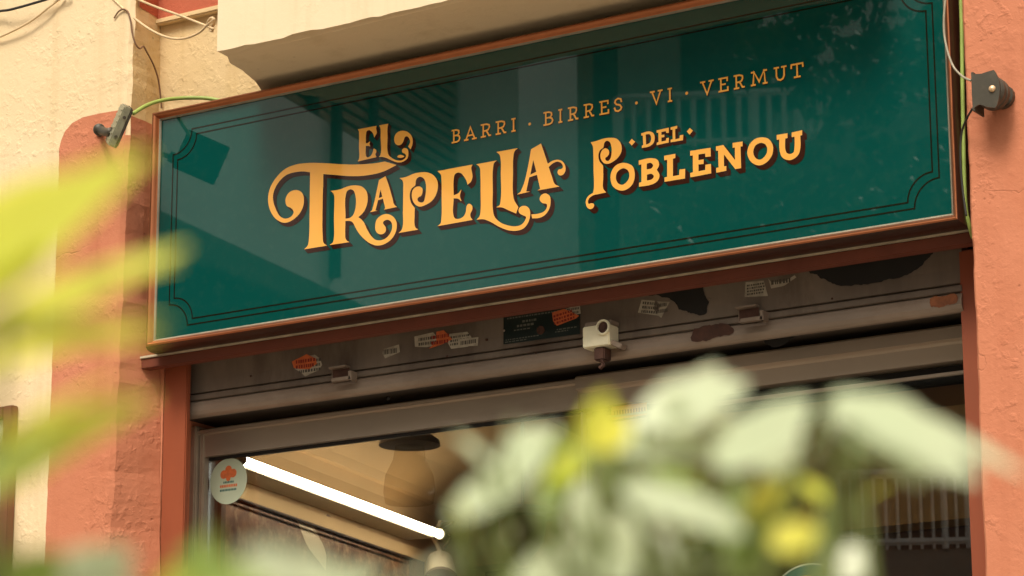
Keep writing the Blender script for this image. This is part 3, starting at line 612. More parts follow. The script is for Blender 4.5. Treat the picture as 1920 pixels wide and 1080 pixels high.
# flat near-black patches on the shutter, one of them rusty
def blob(name, pts, y, m, parent, n=10):
    P = [Vector((at(a, b, y).x, at(a, b, y).z)) for a, b in pts]
    P = [Vector((p.x, p.y)) for p in crv([(p.x, p.y, 0) for p in P], n, True)]
    P = [p + Vector((noise.noise(Vector((p.x * 45, p.y * 45, 1))) * 0.006 + noise.noise(Vector((p.x * 160, p.y * 160, 3))) * 0.003, noise.noise(Vector((p.x * 45, p.y * 45, 9))) * 0.006 + noise.noise(Vector((p.x * 160, p.y * 160, 7))) * 0.003)) for p in P]
    bm = bmesh.new(); add_slab(bm, P, y, None); return obj(name, bm, m, parent)
blob('dark_patch', [(1512, 498), (1530, 515), (1565, 532), (1620, 534), (1680, 522), (1718, 505), (1745, 478), (1752, 462), (1650, 470), (1560, 480)], 0.1585, M['patch_black'], SH)
blob('dark_patch', [(1210, 552), (1240, 548), (1290, 538), (1315, 532), (1322, 550), (1328, 568), (1322, 590), (1300, 588), (1275, 580), (1255, 560)], 0.1588, M['patch_black'], SH)
blob('dark_patch', [(1300, 617), (1330, 610), (1365, 607), (1375, 622), (1340, 634), (1298, 640)], 0.1485, M['rust'], SH)
blob('rubber_strip', [(1400, 628), (1440, 622), (1480, 617), (1518, 612), (1512, 622), (1490, 634), (1470, 646), (1448, 650), (1430, 640), (1415, 634)], 0.200, M['black'], SH)
blob('rust_stain', [(1745, 560), (1770, 553), (1795, 552), (1793, 566), (1770, 574), (1748, 577)], 0.1487, mat('orange_rust_smear', (0.26, 0.085, 0.03), 0.7, var=0.4, vscale=40), SH)
# lifting brackets on the bottom bar
for px, py in ((640, 700), (1405, 588)):
    p = at(px, py, 0.15); q = empty('lift_bracket', p); q.parent = SH; q.matrix_parent_inverse = SH.matrix_basis.inverted()
    bm = bmesh.new(); add_box(bm, p.x - 0.03, p.x + 0.03, 0.128, 0.152, p.z + 0.012, p.z + 0.018, 0.001); add_box(bm, p.x - 0.03, p.x + 0.03, 0.146, 0.149, p.z - 0.022, p.z + 0.012)
    obj('bracket_plate', bm, M['shutter_bar'], q)
    bm = bmesh.new(); add_box(bm, p.x - 0.012, p.x + 0.055, 0.118, 0.130, p.z - 0.030, p.z - 0.018, 0.002); add_box(bm, p.x + 0.046, p.x + 0.056, 0.118, 0.149, p.z - 0.03, p.z - 0.004, 0.001)
    obj('bracket_hook', bm, M['shutter_bar'], q)
    bm = bmesh.new(); add_box(bm, p.x - 0.026, p.x + 0.03, 0.144, 0.1455, p.z - 0.018, p.z + 0.011); obj('bracket_slot', bm, M['rust'], q)
# stickers, torn: outline + rows of tiny unreadable print
def sticker(name, pts, m, rows, label, ink=None, rot=0.0, y=0.1592, par=None):
    par = par or SH
    P = [Vector((at(a, b, y).x, at(a, b, y).z)) for a, b in pts]
    bm = bmesh.new(); add_slab(bm, P, y, None); o = obj(name, bm, m, par)
    if label: o['label'] = label
    cx = sum(p.x for p in P) / len(P); cz = sum(p.y for p in P) / len(P); w = max(p.x for p in P) - min(p.x for p in P); h = max(p.y for p in P) - min(p.y for p in P)
    bm = bmesh.new(); rs = random.Random(int(cx * 1e4))
    for r in range(rows):
        z = cz + h * 0.68 * ((r + 0.5) / rows - 0.5); x = cx - w * 0.36; hh = h * 0.42 / rows
        while x < cx + w * 0.36:
            l = w * rs.uniform(0.035, 0.09)
            c_, s_ = math.cos(rot), math.sin(rot)
            q = [(x, z - hh / 2), (x + l, z - hh / 2), (x + l, z + hh / 2), (x, z + hh / 2)]
            q = [((a - cx) * c_ - (b - cz) * s_ + cx, (a - cx) * s_ + (b - cz) * c_ + cz) for a, b in q]
            bm.faces.new([bm.verts.new((a, y - 0.0003, b)) for a, b in q]); x += l + w * rs.uniform(0.02, 0.045)
    obj('sticker_print', bm, ink or M['ink'], o)
    return o
sticker('sticker', [(553, 692), (556, 680), (576, 668), (590, 665), (600, 672), (604, 684), (598, 694), (584, 700), (572, 706), (564, 698)], M['sticker_w'], 3, None, y=0.1593)
sticker('sticker', [(547, 678), (575, 664), (592, 672), (594, 682), (580, 692), (562, 692), (551, 690)], M['sticker_o'], 2, 'torn orange sticker over a white one', M['ink_r'], y=0.1588)
sticker('sticker', [(720, 654), (748, 646), (750, 660), (722, 672), (717, 662)], M['sticker_w'], 1, None)
sticker('sticker', [(777, 631), (812, 623), (820, 632), (815, 648), (800, 651), (778, 650)], M['sticker_w'], 2, None)
sticker('sticker', [(843, 626), (876, 622), (884, 632), (878, 650), (846, 654), (838, 640)], M['sticker_w'], 3, None)
sticker('sticker', [(858, 636), (897, 632), (896, 648), (860, 650)], M['sticker_w'], 1, None, y=0.1586)
sticker('sticker', [(818, 622), (832, 619), (848, 636), (828, 646), (804, 654), (818, 640)], M['sticker_o'], 2, 'torn orange sticker in the row of white ones', M['ink_r'], y=0.1583)
sticker('sticker', [(1058, 580), (1087, 570), (1089, 588), (1062, 594)], M['sticker_w'], 2, None, y=0.1582)
sticker('sticker', [(1035, 586), (1058, 579), (1086, 592), (1080, 597), (1044, 611), (1037, 602)], M['sticker_o'], 3, 'orange sticker across the black plate', M['ink_r'], 0.15, y=0.1578)
sticker('sticker', [(1203, 562), (1228, 564), (1226, 580), (1234, 592), (1196, 586)], M['sticker_w'], 3, None, rot=-0.2)
sticker('sticker', [(1232, 565), (1256, 566), (1250, 576), (1240, 596), (1232, 590), (1238, 572)], M['sticker_w'], 2, None)
sticker('sticker', [(1398, 529), (1432, 526), (1440, 555), (1396, 557)], M['sticker_w'], 4, 'square white sticker with rows of small print')
sticker('sticker', [(1440, 522), (1446, 529), (1470, 528), (1490, 516), (1493, 520), (1470, 536), (1446, 541)], M['sticker_w'], 1, 'scraped white strip of a torn sticker')
# maker's plate
pp = [Vector((at(a, b, 0.1585).x, at(a, b, 0.1585).z)) for a, b in ((944, 592), (1087, 571), (1087, 626), (944, 646))]
bm = bmesh.new(); add_slab(bm, pp, 0.1584, 0.1605); npx = obj('nameplate', bm, M['plate'], SH); npx['label'] = 'black printed plate riveted to the slat'
bm = bmesh.new(); rs = random.Random(3)
def bar(bm, x, z, w, h, y): bm.faces.new([bm.verts.new(q) for q in ((x, y, z), (x + w, y, z), (x + w, y, z + h), (x, y, z + h))])
Lx, Rx_ = pp[0].x, pp[1].x; Zb, Zt = pp[3].y, pp[0].y
for r, (x0, x1, h) in enumerate(((.05, .9, .004), (.25, .40, .006), (.18, .36, .006), (.14, .32, .003), (.03, .45, .0025), (.02, .3, .0025), (.7, .95, .003), (.68, .86, .003))):
    z = (Zt - 0.012, Zt - 0.027, Zt - 0.038, Zt - 0.047, Zb + 0.010, Zb + 0.004, Zb + 0.018, Zb + 0.012)[r]; x = Lx + (Rx_ - Lx) * x0
    while x < Lx + (Rx_ - Lx) * x1:
        l = rs.uniform(0.003, 0.010); bar(bm, x, z, l, h, 0.1581); x += l + 0.003
tag(obj('plate_print', bm, M['plate_ink'], npx), kind='stuff')
p = at(1014, 622, 0.158); bm = bmesh.new(); cyl(bm, (p.x, 0.156, p.z + 0.004), (p.x, 0.159, p.z + 0.004), 0.012); obj('plate_emblem', bm, M['rust'], npx)
for px, py in ((945, 620), (912, 637)):
    p = at(px, py, 0.158); bm = bmesh.new(); lathe(bm, (p.x, 0.1600, p.z), [(0.0001, 0.005), (0.003, 0.004), (0.004, 0.0)], 12, Vector((0, -1, 0))); obj('rivet', bm, M['shutter_bar'] if px > 930 else M['rust'], SH)
for i_, (px, py, rr, mk) in enumerate(((1478, 607, .004, 'black'), (712, 742, .006, 'black'), (838, 668, .003, 'rust'), (1330, 560, .003, 'shutter_bar'), (470, 705, .003, 'rust'), (1005, 662, .003, 'rust'), (1560, 560, .003, 'rust'), (1690, 575, .003, 'rust'))):
    p = at(px, py, 0.158); bm = bmesh.new(); lathe(bm, (p.x, 0.1585 if i_ != 1 else 0.2, p.z), [(0.0, 0.003), (rr * 0.7, 0.0025), (rr, 0.0)], 10, Vector((0, -1, 0))); obj('rivet', bm, M[mk], SH)
# lock in the middle of the bar
LK = empty('shutter_lock', at(1117, 630, 0.12)); LK.parent = SH; LK.matrix_parent_inverse = SH.matrix_basis.inverted()
pl_, pr_ = at(1092, 640, 0.105), at(1142, 632, 0.105); zt_ = at(1117, 604, 0.105).z; zb_ = at(1117, 650, 0.105).z
bm = bmesh.new(); add_box(bm, pl_.x, pr_.x, 0.105, 0.157, zb_, zt_ - 0.008, 0.003); obj('lock_body', bm, M['steel'], LK)
bm = bmesh.new(); add_box(bm, pl_.x + 0.003, pr_.x + 0.002, 0.112, 0.157, zt_ - 0.008, zt_ + 0.004, 0.002); obj('lock_top', bm, M['shutter_bar'], LK)
p = at(1129, 613, 0.098); bm = bmesh.new(); lathe(bm, (p.x, 0.11, p.z), [(0.020, 0), (0.0215, 0.006), (0.0205, 0.011), (0.0160, 0.011), (0.0155, 0.006), (0.0, 0.006)], 28, Vector((0, -1, 0))); obj('lock_cylinder', bm, M['steel'], LK, False)
bm = bmesh.new(); lathe(bm, (p.x, 0.1038, p.z), [(0.0152, 0.0), (0.0145, 0.001), (0.008, 0.0015), (0.007, 0.004), (0.0, 0.004)], 20, Vector((0, -1, 0))); obj('keyhole', bm, M['rust'], LK)
bm = bmesh.new(); add_box(bm, pl_.x + 0.030, pl_.x + 0.062, 0.112, 0.15, zb_ - 0.035, zb_ - 0.001, 0.003); add_tube(bm, [(pl_.x + 0.05, 0.118, zb_ - 0.035), (pl_.x + 0.055, 0.118, zb_ - 0.05), (pl_.x + 0.045, 0.118, zb_ - 0.056)], 0.006); obj('lock_bolt', bm, M['rust'], LK)
bm = bmesh.new(); obox(bm, (pr_.x + 0.014, 0.13, zb_ + 0.002), Vector((0.88, 0, -0.47)), Vector((0, 1, 0)), Vector((0.47, 0, 0.88)), 0.036, 0.03, 0.014, 0.002); obj('lock_tongue', bm, M['shutter_bar'], LK)

# ------------------------------------------------------------------ shop window
WN = empty('shop_window', (0, 0.3, 2.0), 'metal framed shop window and glass door below the raised shutter', 'window')
YF = 0.27
extr('frame_head', [(0.34, 3.180), (0.266, 3.180), (0.262, 3.176), (0.262, 3.166), (0.270, 3.162), (0.272, 3.098), (0.284, 3.097), (0.34, 3.097)], -1.27, 0.037, M['alu'], WN)
extr('frame_head', [(0.36, 3.185), (0.262, 3.185), (0.258, 3.180), (0.258, 3.150), (0.272, 3.146), (0.280, 3.140), (0.286, 3.100), (0.300, 3.099), (0.36, 3.099)], 0.0375, 1.25, M['alu'], WN)
box('head_gasket', -1.235, 0.036, 0.285, 0.30, 3.088, 3.0965, M['black'], WN)
box('head_gap', 0.046, 1.25, 0.33, 0.36, 3.055, 3.0985, M['black'], WN)
box('frame_jamb', -1.32, -1.2585, 0.250, 0.34, 0.1, 3.19, M['alu'], WN, 0.004)
box('frame_jamb', -1.258, -1.240, 0.266, 0.34, 0.1, 3.184, M['alu'], WN, 0.004)
box('frame_jamb', 1.226, 1.30, 0.27, 0.36, 0.1, 3.184, M['alu'], WN, 0.004)
box('pane_edge', 0.0375, 0.0445, 0.286, 0.302, 0.1, 3.09, M['alu'], WN)
box('glass_pane', -1.239, 0.037, 0.290, 0.296, 0.12, 3.087, M['glass'], WN)
box('door_top_rail', 0.046, 1.225, 0.298, 0.312, 3.066, 3.076, M['alu'], WN, 0.002)
box('door_glass', 0.046, 1.225, 0.302, 0.308, 0.12, 3.066, M['glass'], WN)
box('frame_sill', -1.3, 1.3, 0.25, 0.34, 0.0, 0.098, M['alu'], WN)
# soffit between shutter and window
box('shutter_box_soffit', -1.3, 1.3, 0.206, 0.41, 3.205, 3.22, M['darkmetal'], B)
box('lintel_back', -1.36, 1.4, 0.38, 0.415, 3.187, 3.62, M['darkwood'], B)
# round pale sticker
def disc_pts(cx, cz, r, n=40): return [Vector((cx + r * math.cos(2 * math.pi * i / n), cz + r * math.sin(2 * math.pi * i / n))) for i in range(n)]
cst = at(428, 902, 0.288); rad = 0.068
bm = bmesh.new(); add_slab(bm, [Vector((p.x, p.y * 1.0)) for p in disc_pts(cst.x, cst.z, rad)], 0.2885, None); rs_ = obj('round_sticker', bm, M['disc'], WN); rs_['label'] = 'round pale green sticker with a small red clover on top'
bm = bmesh.new()
for q, (dx, dz, r) in enumerate(((-0.017, 0.021, 0.013), (0.017, 0.022, 0.013), (0, 0.034, 0.012), (0, 0.020, 0.014), (0, 0.008, 0.008))):
    add_slab(bm, disc_pts(cst.x + dx, cst.z + dz, r, 16), 0.2881 - 0.00008 * q, None)
obj('sticker_emblem', bm, M['sticker_o'], rs_)
bm = bmesh.new()
for z, x0, x1 in ((-0.006, -0.018, 0.016), (-0.029, -0.030, 0.028)):
    x = x0
    while x < x1: bar(bm, cst.x + x, cst.z + z, 0.004, 0.006, 0.2881); x += 0.0056
obj('sticker_print', bm, M['teal'], rs_)
bm = bmesh.new(); x = -0.030
while x < 0.03: bar(bm, cst.x + x, cst.z - 0.018, 0.005, 0.008, 0.2881); x += 0.0064
obj('sticker_print', bm, M['sticker_o'], rs_)
# small orange notice and paper on the door glass
def quadst(name, pts, y, m, label=None):
    P = [Vector((at(a, b, y).x, at(a, b, y).z)) for a, b in pts]; bm = bmesh.new(); add_slab(bm, P, y, None); o = obj(name, bm, m, WN)
    if label: o['label'] = label
    return o, P
M['notice'] = mat('notice_orange', (0.62, 0.30, 0.10), 0.6); M['paper'] = mat('notice_paper', (0.55, 0.48, 0.34), 0.6)
o, P = quadst('door_notice', [(1146, 763), (1213, 754), (1213, 778), (1146, 788)], 0.2995, M['notice'], 'small orange notice at the top of the door glass')
bm = bmesh.new(); x = P[0].x + 0.008
while x < P[1].x - 0.008: bar(bm, x, (P[0].y + P[3].y) / 2 - 0.006, 0.005, 0.012, 0.2992); x += 0.0085
obj('sticker_print', bm, M['ink_r'], o)
quadst('door_notice', [(1146, 792), (1213, 782), (1213, 800), (1146, 812)], 0.2995, M['paper'], 'pale paper notice under the orange one')
o, P = quadst('window_paper', [(1062, 975), (1160, 963), (1160, 1075), (1062, 1085)], 0.2885, M['paper'], 'white paper taped inside where pane and door meet')
quadst('window_paper', [(1060, 952), (1083, 949), (1083, 972), (1060, 975)], 0.2885, M['sticker_o'], 'small red paper square above the white paper')
# teal round sticker with the gold initial, mostly below the frame
ct = at(1520, 1150, 0.2995); bm = bmesh.new(); add_slab(bm, disc_pts(ct.x, ct.z, 0.128, 64), 0.2995, None); ts = obj('round_sticker', bm, M['teal'], WN); ts['label'] = 'round teal sticker with pale rim and a gold initial'
bm = bmesh.new(); poly_line(bm, disc_pts(ct.x, ct.z, 0.126, 64), 0.004, 0.2991); obj('sticker_rim', bm, M['disc'], ts)
TT = outline(*A1, T); cx = sum(p.x for p in TT) / len(TT); cz = sum(p.y for p in TT) / len(TT)
TT = [Vector(((p.x - cx) * 0.45 + ct.x + 0.0, (p.y - cz) * 0.45 + ct.z + 0.055)) for p in TT]
bm = bmesh.new(); add_slab(bm, TT, 0.2990, None); obj('sticker_initial', bm, M['gold'], ts)

# ------------------------------------------------------------------ room behind the glass
RMo = empty('shop_room', (0, 2, 0)); RMo.parent = B; RMo.matrix_parent_inverse = B.matrix_basis.inverted()
LD = Vector((-0.188, 0.982, 0)).normalized(); L0p = Vector((-1.62, 0.36, 0)); LN = Vector((LD.y, -LD.x, 0))
def LW(u, off, z): return L0p + LD * u + LN * off + Vector((0, 0, z))
bm = bmesh.new(); q = [LW(0, 0, 0), LW(5.5, 0, 0), LW(5.5, 0, 3.6), LW(0, 0, 3.6)]; bm.faces.new([bm.verts.new(p) for p in q]); obj('room_wall', bm, M['room'], RMo)
box('room_wall', -3, 1.6, 4.2, 4.3, 0, 3.6, M['room'], RMo)
box('room_wall', 1.45, 1.55, 0.41, 4.2, 0, 3.6, M['darkwood'], RMo)
box('room_floor', -3, 1.6, 0.35, 4.3, 0.0, 0.02, M['darkwood'], RMo)
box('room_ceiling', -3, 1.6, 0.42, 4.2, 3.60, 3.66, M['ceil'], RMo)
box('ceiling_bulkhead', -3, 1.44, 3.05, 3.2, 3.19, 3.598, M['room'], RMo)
box('back_panelling', -3, 1.44, 3.22, 3.26, 0.02, 3.588, M['darkwood'], RMo)
# cove above the tube
bm = bmesh.new()
cp = [(0.0, 3.335), (0.012, 3.372), (0.03, 3.382), (0.032, 3.372), (0.04, 3.372), (0.06, 3.40), (0.16, 3.47), (0.32, 3.54), (0.55, 3.59), (0.6, 3.598)]
rows = [[bm.verts.new(LW(u, a + 0.002, z)) for a, z in cp] for u in (0, 2.7)]
for i in range(len(cp) - 1): bm.faces.new((rows[0][i], rows[1][i], rows[1][i + 1], rows[0][i + 1]))
obj('ceiling_cove', bm, M['room'], RMo)
# fluorescent tube
TB = empty('tube_light', LW(1.5, 0.06, 3.25), 'lit white fluorescent tube high on the left wall inside the shop', 'light')
def cutL(px, py, off=0.0):
    r = ray(px, py); o0 = L0p + LN * off
    t, u = None, None
    det = r.x * (-LD.y) + LD.x * r.y
    bx_, by_ = o0.x - CAM.x, o0.y - CAM.y
    t = (bx_ * (-LD.y) + LD.x * by_) / det
    return CAM + r * t
ta, tb = cutL(452, 862, 0.15), cutL(824, 1001, 0.15)
bm = bmesh.new(); cyl(bm, ta, tb, 0.0145, 20); obj('lamp_tube', bm, M['tube'], TB)
dl = (tb - ta).normalized()
for e, s in ((ta, -1), (tb, 1)):
    bm = bmesh.new(); cyl(bm, e, e + dl * 0.02 * s, 0.02, 16); obj('end_cap', bm, M['white_enamel'], TB)
bm = bmesh.new(); mid = (ta + tb) / 2 - LN * 0.085; obox(bm, mid, dl, LN, dl.cross(LN), (tb - ta).length + 0.06, 0.12, 0.02, 0.004); obj('lamp_batten', bm, M['white_enamel'], TB)
# framed picture on the same wall
PF = empty('framed_picture', LW(1.3, 0.02, 2.6), 'brown framed sepia picture hanging under the tube light', 'picture')
M['photo'] = mat('sepia_print', (0.72, 0.50, 0.30), 0.45, col2=(0.85, 0.68, 0.44), vscale=5, stretch=(1.0, 0.6, 0.5), dirt=0.5, dcol=(0.42, 0.22, 0.11), dscale=6)
a = cutL(412, 900, 0.03); b_ = cutL(792, 1029, 0.03)
u0 = (a - L0p).dot(LD); u1 = (b_ - L0p).dot(LD); zt2 = (a.z + b_.z) / 2; zl = zt2 - 0.95
def lbox(name, ua, ub, o0, o1, za, zb2, m, par, bev=0.003):
    bm = bmesh.new(); obox(bm, LW((ua + ub) / 2, (o0 + o1) / 2, (za + zb2) / 2), LD, LN, Vector((0, 0, 1)), ub - ua, o1 - o0, zb2 - za, bev); return obj(name, bm, m, par)
lbox('frame_rail', u0, u1, 0.005, 0.035, zt2 - 0.045, zt2, M['room'], PF); lbox('frame_rail', u0, u1, 0.036, 0.043, zt2 - 0.053, zt2 - 0.045, M['wood'], PF)
lbox('frame_stile', u1 - 0.09, u1, 0.005, 0.04, zl, zt2 - 0.046, M['wood'], PF); lbox('frame_rail', u0, u1, 0.005, 0.035, zl - 0.045, zl, M['wood'], PF)
lbox('frame_stile', u0, u0 + 0.04, 0.005, 0.035, zl, zt2 - 0.046, M['wood'], PF)
lbox('picture_print', u0 + 0.04, u1 - 0.09, 0.008, 0.016, zl, zt2 - 0.046, M['photo'], PF, 0)
rs = random.Random(11)
bm = bmesh.new()
def onwall(px, py, off): return cutL(px, py, off)
o = None
MS = mat('sepia_dark', (0.10, 0.032, 0.014), 0.5, col2=(0.34, 0.15, 0.065), vscale=14, dirt=0.6, dcol=(0.75, 0.48, 0.26), dscale=26)
for q, pts in enumerate(([(424, 935), (445, 926), (480, 928), (515, 938), (540, 952), (556, 975), (566, 1000), (580, 1030), (606, 1085), (424, 1095)], [(588, 985), (600, 972), (614, 966), (630, 980), (648, 984), (668, 988), (690, 996), (712, 1012), (736, 1024), (762, 1034), (772, 1060), (774, 1095), (626, 1095), (612, 1040), (600, 1010)])):
    P = [cutL(a_, b2, 0.0166 + q * 2e-4) for a_, b2 in pts]; P = [Vector(p) for p in crv(P, 3, True)]
    P = [p + Vector((0, 0, noise.noise(p * 40) * 0.012)) for p in P]
    c2 = sum(P, Vector()) / len(P); cv = bm.verts.new(c2); vv = [bm.verts.new(p) for p in P]
    for i in range(len(vv)): bm.faces.new((cv, vv[i], vv[(i + 1) % len(vv)]))
obj('printed_figures', bm, MS, PF)

# wall spotlight at the end of the picture
p = cutL(833, 1052, 0.12)
SPL = empty('spotlight', p, 'small cream spotlight on a bracket at the end of the picture', 'lamp')
bm = bmesh.new(); d = Vector((0.25, -0.5, -0.6)).normalized(); cyl(bm, p + Vector((-0.02, 0, 0.0)), p + d * 0.12, 0.05, 20, 0.062); obj('lamp_head', bm, M['white_enamel'], SPL)
bm = bmesh.new(); lathe(bm, p + d * 0.121, [(0.064, -0.01), (0.066, 0.006), (0.05, 0.008), (0.0, 0.002)], 20, d); obj('lamp_rim', bm, M['wood'], SPL)
bm = bmesh.new(); add_tube(bm, crv([p, p + Vector((-0.03, 0.0, 0.06)), p + Vector((-0.06, 0.02, 0.10)), p + Vector((-0.05, 0.05, 0.16))]), 0.009); obj('lamp_bracket', bm, M['white_enamel'], SPL)
bm = bmesh.new(); add_tube(bm, crv([p + Vector((0.0, 0, 0.05)), p + Vector((0.03, 0.0, 0.09)), p + Vector((-0.02, 0.02, 0.12)), p + Vector((0.02, 0.03, 0.15)), p + Vector((-0.05, 0.05, 0.16))]), 0.004); obj('lamp_cord', bm, M['cable_b'], SPL)
# faint lamp reflections in the glass, modelled as solid pendants inside
def pendant(px, py, yy, sc, label, cone):
    p = at(px, py, yy); o = empty('lamp_reflection', p, label, 'lamp', 'lamp reflections built under the shop ceiling')
    bm = bmesh.new(); lathe(bm, p, [(0.0, 0.03), (0.06 * sc, 0.028), (0.082 * sc, 0.01), (0.085 * sc, -0.006), (0.0, -0.008)], 28); obj('lamp_cap', bm, M['cap'], o)
    bm = bmesh.new()
    if cone: lathe(bm, p, [(0.06 * sc, -0.009), (0.055 * sc, -0.05), (0.05 * sc, -0.09), (0.012 * sc, -0.16), (0.0, -0.165)], 24)
    else: lathe(bm, p, [(0.040 * sc, -0.009), (0.045 * sc, -0.05), (0.066 * sc, -0.10), (0.072 * sc, -0.15), (0.066 * sc, -0.19), (0.0, -0.195)], 28)
    obj('lamp_shade', bm, M['amber'] if not cone else M['cone'], o, True)
    bm = bmesh.new(); cyl(bm, p + Vector((0, 0, 0.029)), Vector((p.x, p.y, 3.599)), 0.006, 8); obj('lamp_rod', bm, M['cap'], o)
pendant(768, 832, 1.1, 1.15, 'lamp reflection built as a solid pendant with dark round cap over an amber glass shade', False)
pendant(980, 968, 1.6, 1.35, 'lamp reflection built as a solid pendant with a brown conical shade near the middle of the window', True)

# ------------------------------------------------------------------ floodlight over the left end of the sign
FL = empty('floodlight', at(222, 235, -0.19), 'grey weathered floodlight seen edge-on beside the top left corner of the sign', 'lamp', 'floodlights lighting the sign')
c0 = at(222, 235, -0.19)
e_top, e_bot = at(240, 197, -0.19), at(209, 268, -0.19)
az = (e_top - e_bot).normalized(); vdir = (c0 - CAM).normalized()
nn = vdir.cross(az).normalized()
if nn.y < 0: nn = -nn
nn = (nn + vdir * 0.10).normalized(); nn = (nn - az * nn.dot(az)).normalized()
wd = az.cross(nn).normalized()
def fl(bm, a, b, c3, sa, sb, sc_, bev=0.0): obox(bm, c0 + az * a + wd * b + nn * c3, az, wd, nn, sa, sb, sc_, bev)
bm = bmesh.new(); fl(bm, 0, 0, 0, 0.122, 0.13, 0.024, 0.004); obj('lamp_housing', bm, M['lamp'], FL)
bm = bmesh.new(); fl(bm, 0, 0, 0.0115, 0.124, 0.136, 0.006, 0.0025); obj('lamp_rim', bm, M['lamp_dark'], FL)
bm = bmesh.new(); fl(bm, 0, 0, 0.0155, 0.108, 0.120, 0.003, 0.001); obj('lamp_glass', bm, M['lens'], FL)
for i in range(6):
    bm = bmesh.new(); fl(bm, -0.045 + i * 0.018, 0, -0.0115, 0.005, 0.10, 0.006); obj('cooling_fin', bm, M['lamp'], FL)
bm = bmesh.new(); k0 = at(186, 243, -0.17); hp = c0 - nn * 0.012 - az * 0.025
add_tube(bm, crv([hp, hp * 0.6 + k0 * 0.4 + Vector((0, 0, -0.004)), k0], 6), 0.013, 12); lathe(bm, k0, [(0.0, -0.016), (0.016, -0.014), (0.018, 0.0), (0.016, 0.014), (0.0, 0.016)], 20, wd); obj('lamp_knuckle', bm, M['lamp_dark'], FL, True)
kw = at(188, 247, P1 - 0.003)
bm = bmesh.new(); add_tube(bm, crv([k0, (k0 + kw) / 2, kw], 5), 0.009, 10); lathe(bm, kw, [(0.0, 0.008), (0.014, 0.006), (0.016, 0)], 16, Vector((0, -1, 0))); obj('wall_bracket', bm, M['lamp_dark'], FL)
for a, b in ((0.03, 0.064), (-0.03, 0.064)):
    bm = bmesh.new(); q = c0 + az * a - wd * b; cyl(bm, q, q - wd * 0.006, 0.005, 10); obj('housing_screw', bm, M['lamp_dark'], FL)
# floodlight seen from its bracket side on the right wall
F2 = empty('floodlight', at(1850, 170, -0.12), 'dark grey bracket lamp with a brass screw on the terracotta wall right of the sign', 'lamp', 'floodlights lighting the sign')
yb = -0.115
def wp(px, py, y=yb): p = at(px, py, y); return Vector((p.x, p.z))
bm = bmesh.new(); add_slab(bm, [wp(*q) for q in ((1822, 142), (1826, 139), (1840, 138), (1852, 134), (1863, 131), (1867, 137), (1873, 150), (1875, 166), (1873, 184), (1869, 198), (1866, 202), (1852, 201), (1842, 197), (1835, 196), (1829, 200), (1824, 205), (1822, 175))], yb, yb + 0.006)
obj('lamp_cover', bm, M['lamp_dark'], F2)
pc = at(1862, 170, yb + 0.02); bm = bmesh.new(); lathe(bm, Vector((pc.x - 0.006, yb + 0.070, pc.z - 0.003)), [(0.0, 0.066), (0.034, 0.064), (0.039, 0.058), (0.040, 0.048), (0.036, 0.044), (0.040, 0.040), (0.040, 0.026), (0.03, 0.02)], 32, Vector((0, -1, 0))); obj('lamp_housing', bm, M['lamp_dark'], F2, False)
bm = bmesh.new(); q = at(1823, 172, yb); add_box(bm, q.x - 0.002, q.x + 0.004, yb + 0.001, yb + 0.06, q.z - 0.048, q.z + 0.050, 0.001); obj('lamp_side', bm, M['lamp_dark'], F2)
q = at(1860, 166, yb - 0.002); bm = bmesh.new(); lathe(bm, Vector((q.x, yb + 0.001, q.z)), [(0.0, 0.008), (0.006, 0.007), (0.0085, 0.003), (0.0085, 0)], 20, Vector((0, -1, 0))); obj('brass_screw', bm, M['brass'], F2, True)
bm = bmesh.new(); add_tube(bm, [(pc.x, yb + 0.07, pc.z), (pc.x, P1 - 0.001, pc.z)], 0.03, 16); obj('wall_mount', bm, M['lamp_dark'], F2)

# ------------------------------------------------------------------ cables
def cable(name, pts, r, m, label, seg=8, grp=None):
    bm = bmesh.new(); add_tube(bm, crv(pts, 8), r, seg); o = obj(name, bm, m, None, True); return tag(o, label, 'cable', grp)
cable('cable', [at(250, 213, -0.13), at(272, 199, -0.08), at(300, 189, -0.03), at(340, 184, 0.03), at(385, 184, 0.07), at(420, 190, 0.09), at(470, 200, 0.1)], 0.0058, M['cable_g'], 'short green cable arching from the floodlight over the sign top', 10)
cable('cable', [at(1799, -60, 0.0), at(1803, 40, 0.0), at(1805, 180, 0.0), at(1808, 330, 0.005), at(1811, 390, 0.01), at(1818, 425, 0.02), at(1824, 445, 0.05)], 0.0052, M['cable_g'], 'green cable running down the gap right of the sign', 10)
cable('cable', [at(1777, -40, -0.06), at(1770, 30, -0.06), at(1772, 75, -0.06), at(1785, 120, -0.07), at(1803, 142, -0.08), at(1820, 151, -0.10)], 0.0028, M['cable_w'], 'thin grey wire looping across the sign edge into the bracket lamp')
cable('cable', [at(1824, 203, -0.10), at(1813, 222, -0.07), at(1803, 250, -0.045), at(1801, 300, -0.04), at(1805, 355, -0.035), at(1812, 405, -0.035)], 0.0028, M['cable_k'], 'thin dark wire hanging from the bracket lamp beside the green cable')
cable('cable', [at(-600, 190, -0.035), at(-300, 118, -0.05), at(-40, 32, -0.05), at(20, 18, -0.06), at(60, 7, -0.06), at(130, -14, -0.05)], 0.004, M['cable_k'], 'black cable slung across the cream wall in the top left corner')
cable('cable', [at(-600, 230, -0.035), at(-300, 168, -0.04), at(-40, 82, -0.04), at(0, 69, -0.045), at(40, 50, -0.05), at(66, 34, -0.05), at(90, 15, -0.05), at(120, -8, -0.04)], 0.0033, M['cable_c'], 'cream painted wire sagging under the black cable at top left')
cable('cable', [at(208, -6, -0.03), at(233, 18, -0.03), at(262, 42, -0.02), at(290, 60, -0.03), at(318, 71, -0.05), at(345, 72, -0.08), at(372, 62, -0.12), at(390, 46, -0.16), at(402, 36, -0.2)], 0.0036, M['cable_c'], 'cream wire drooping in a loop left of the balcony')
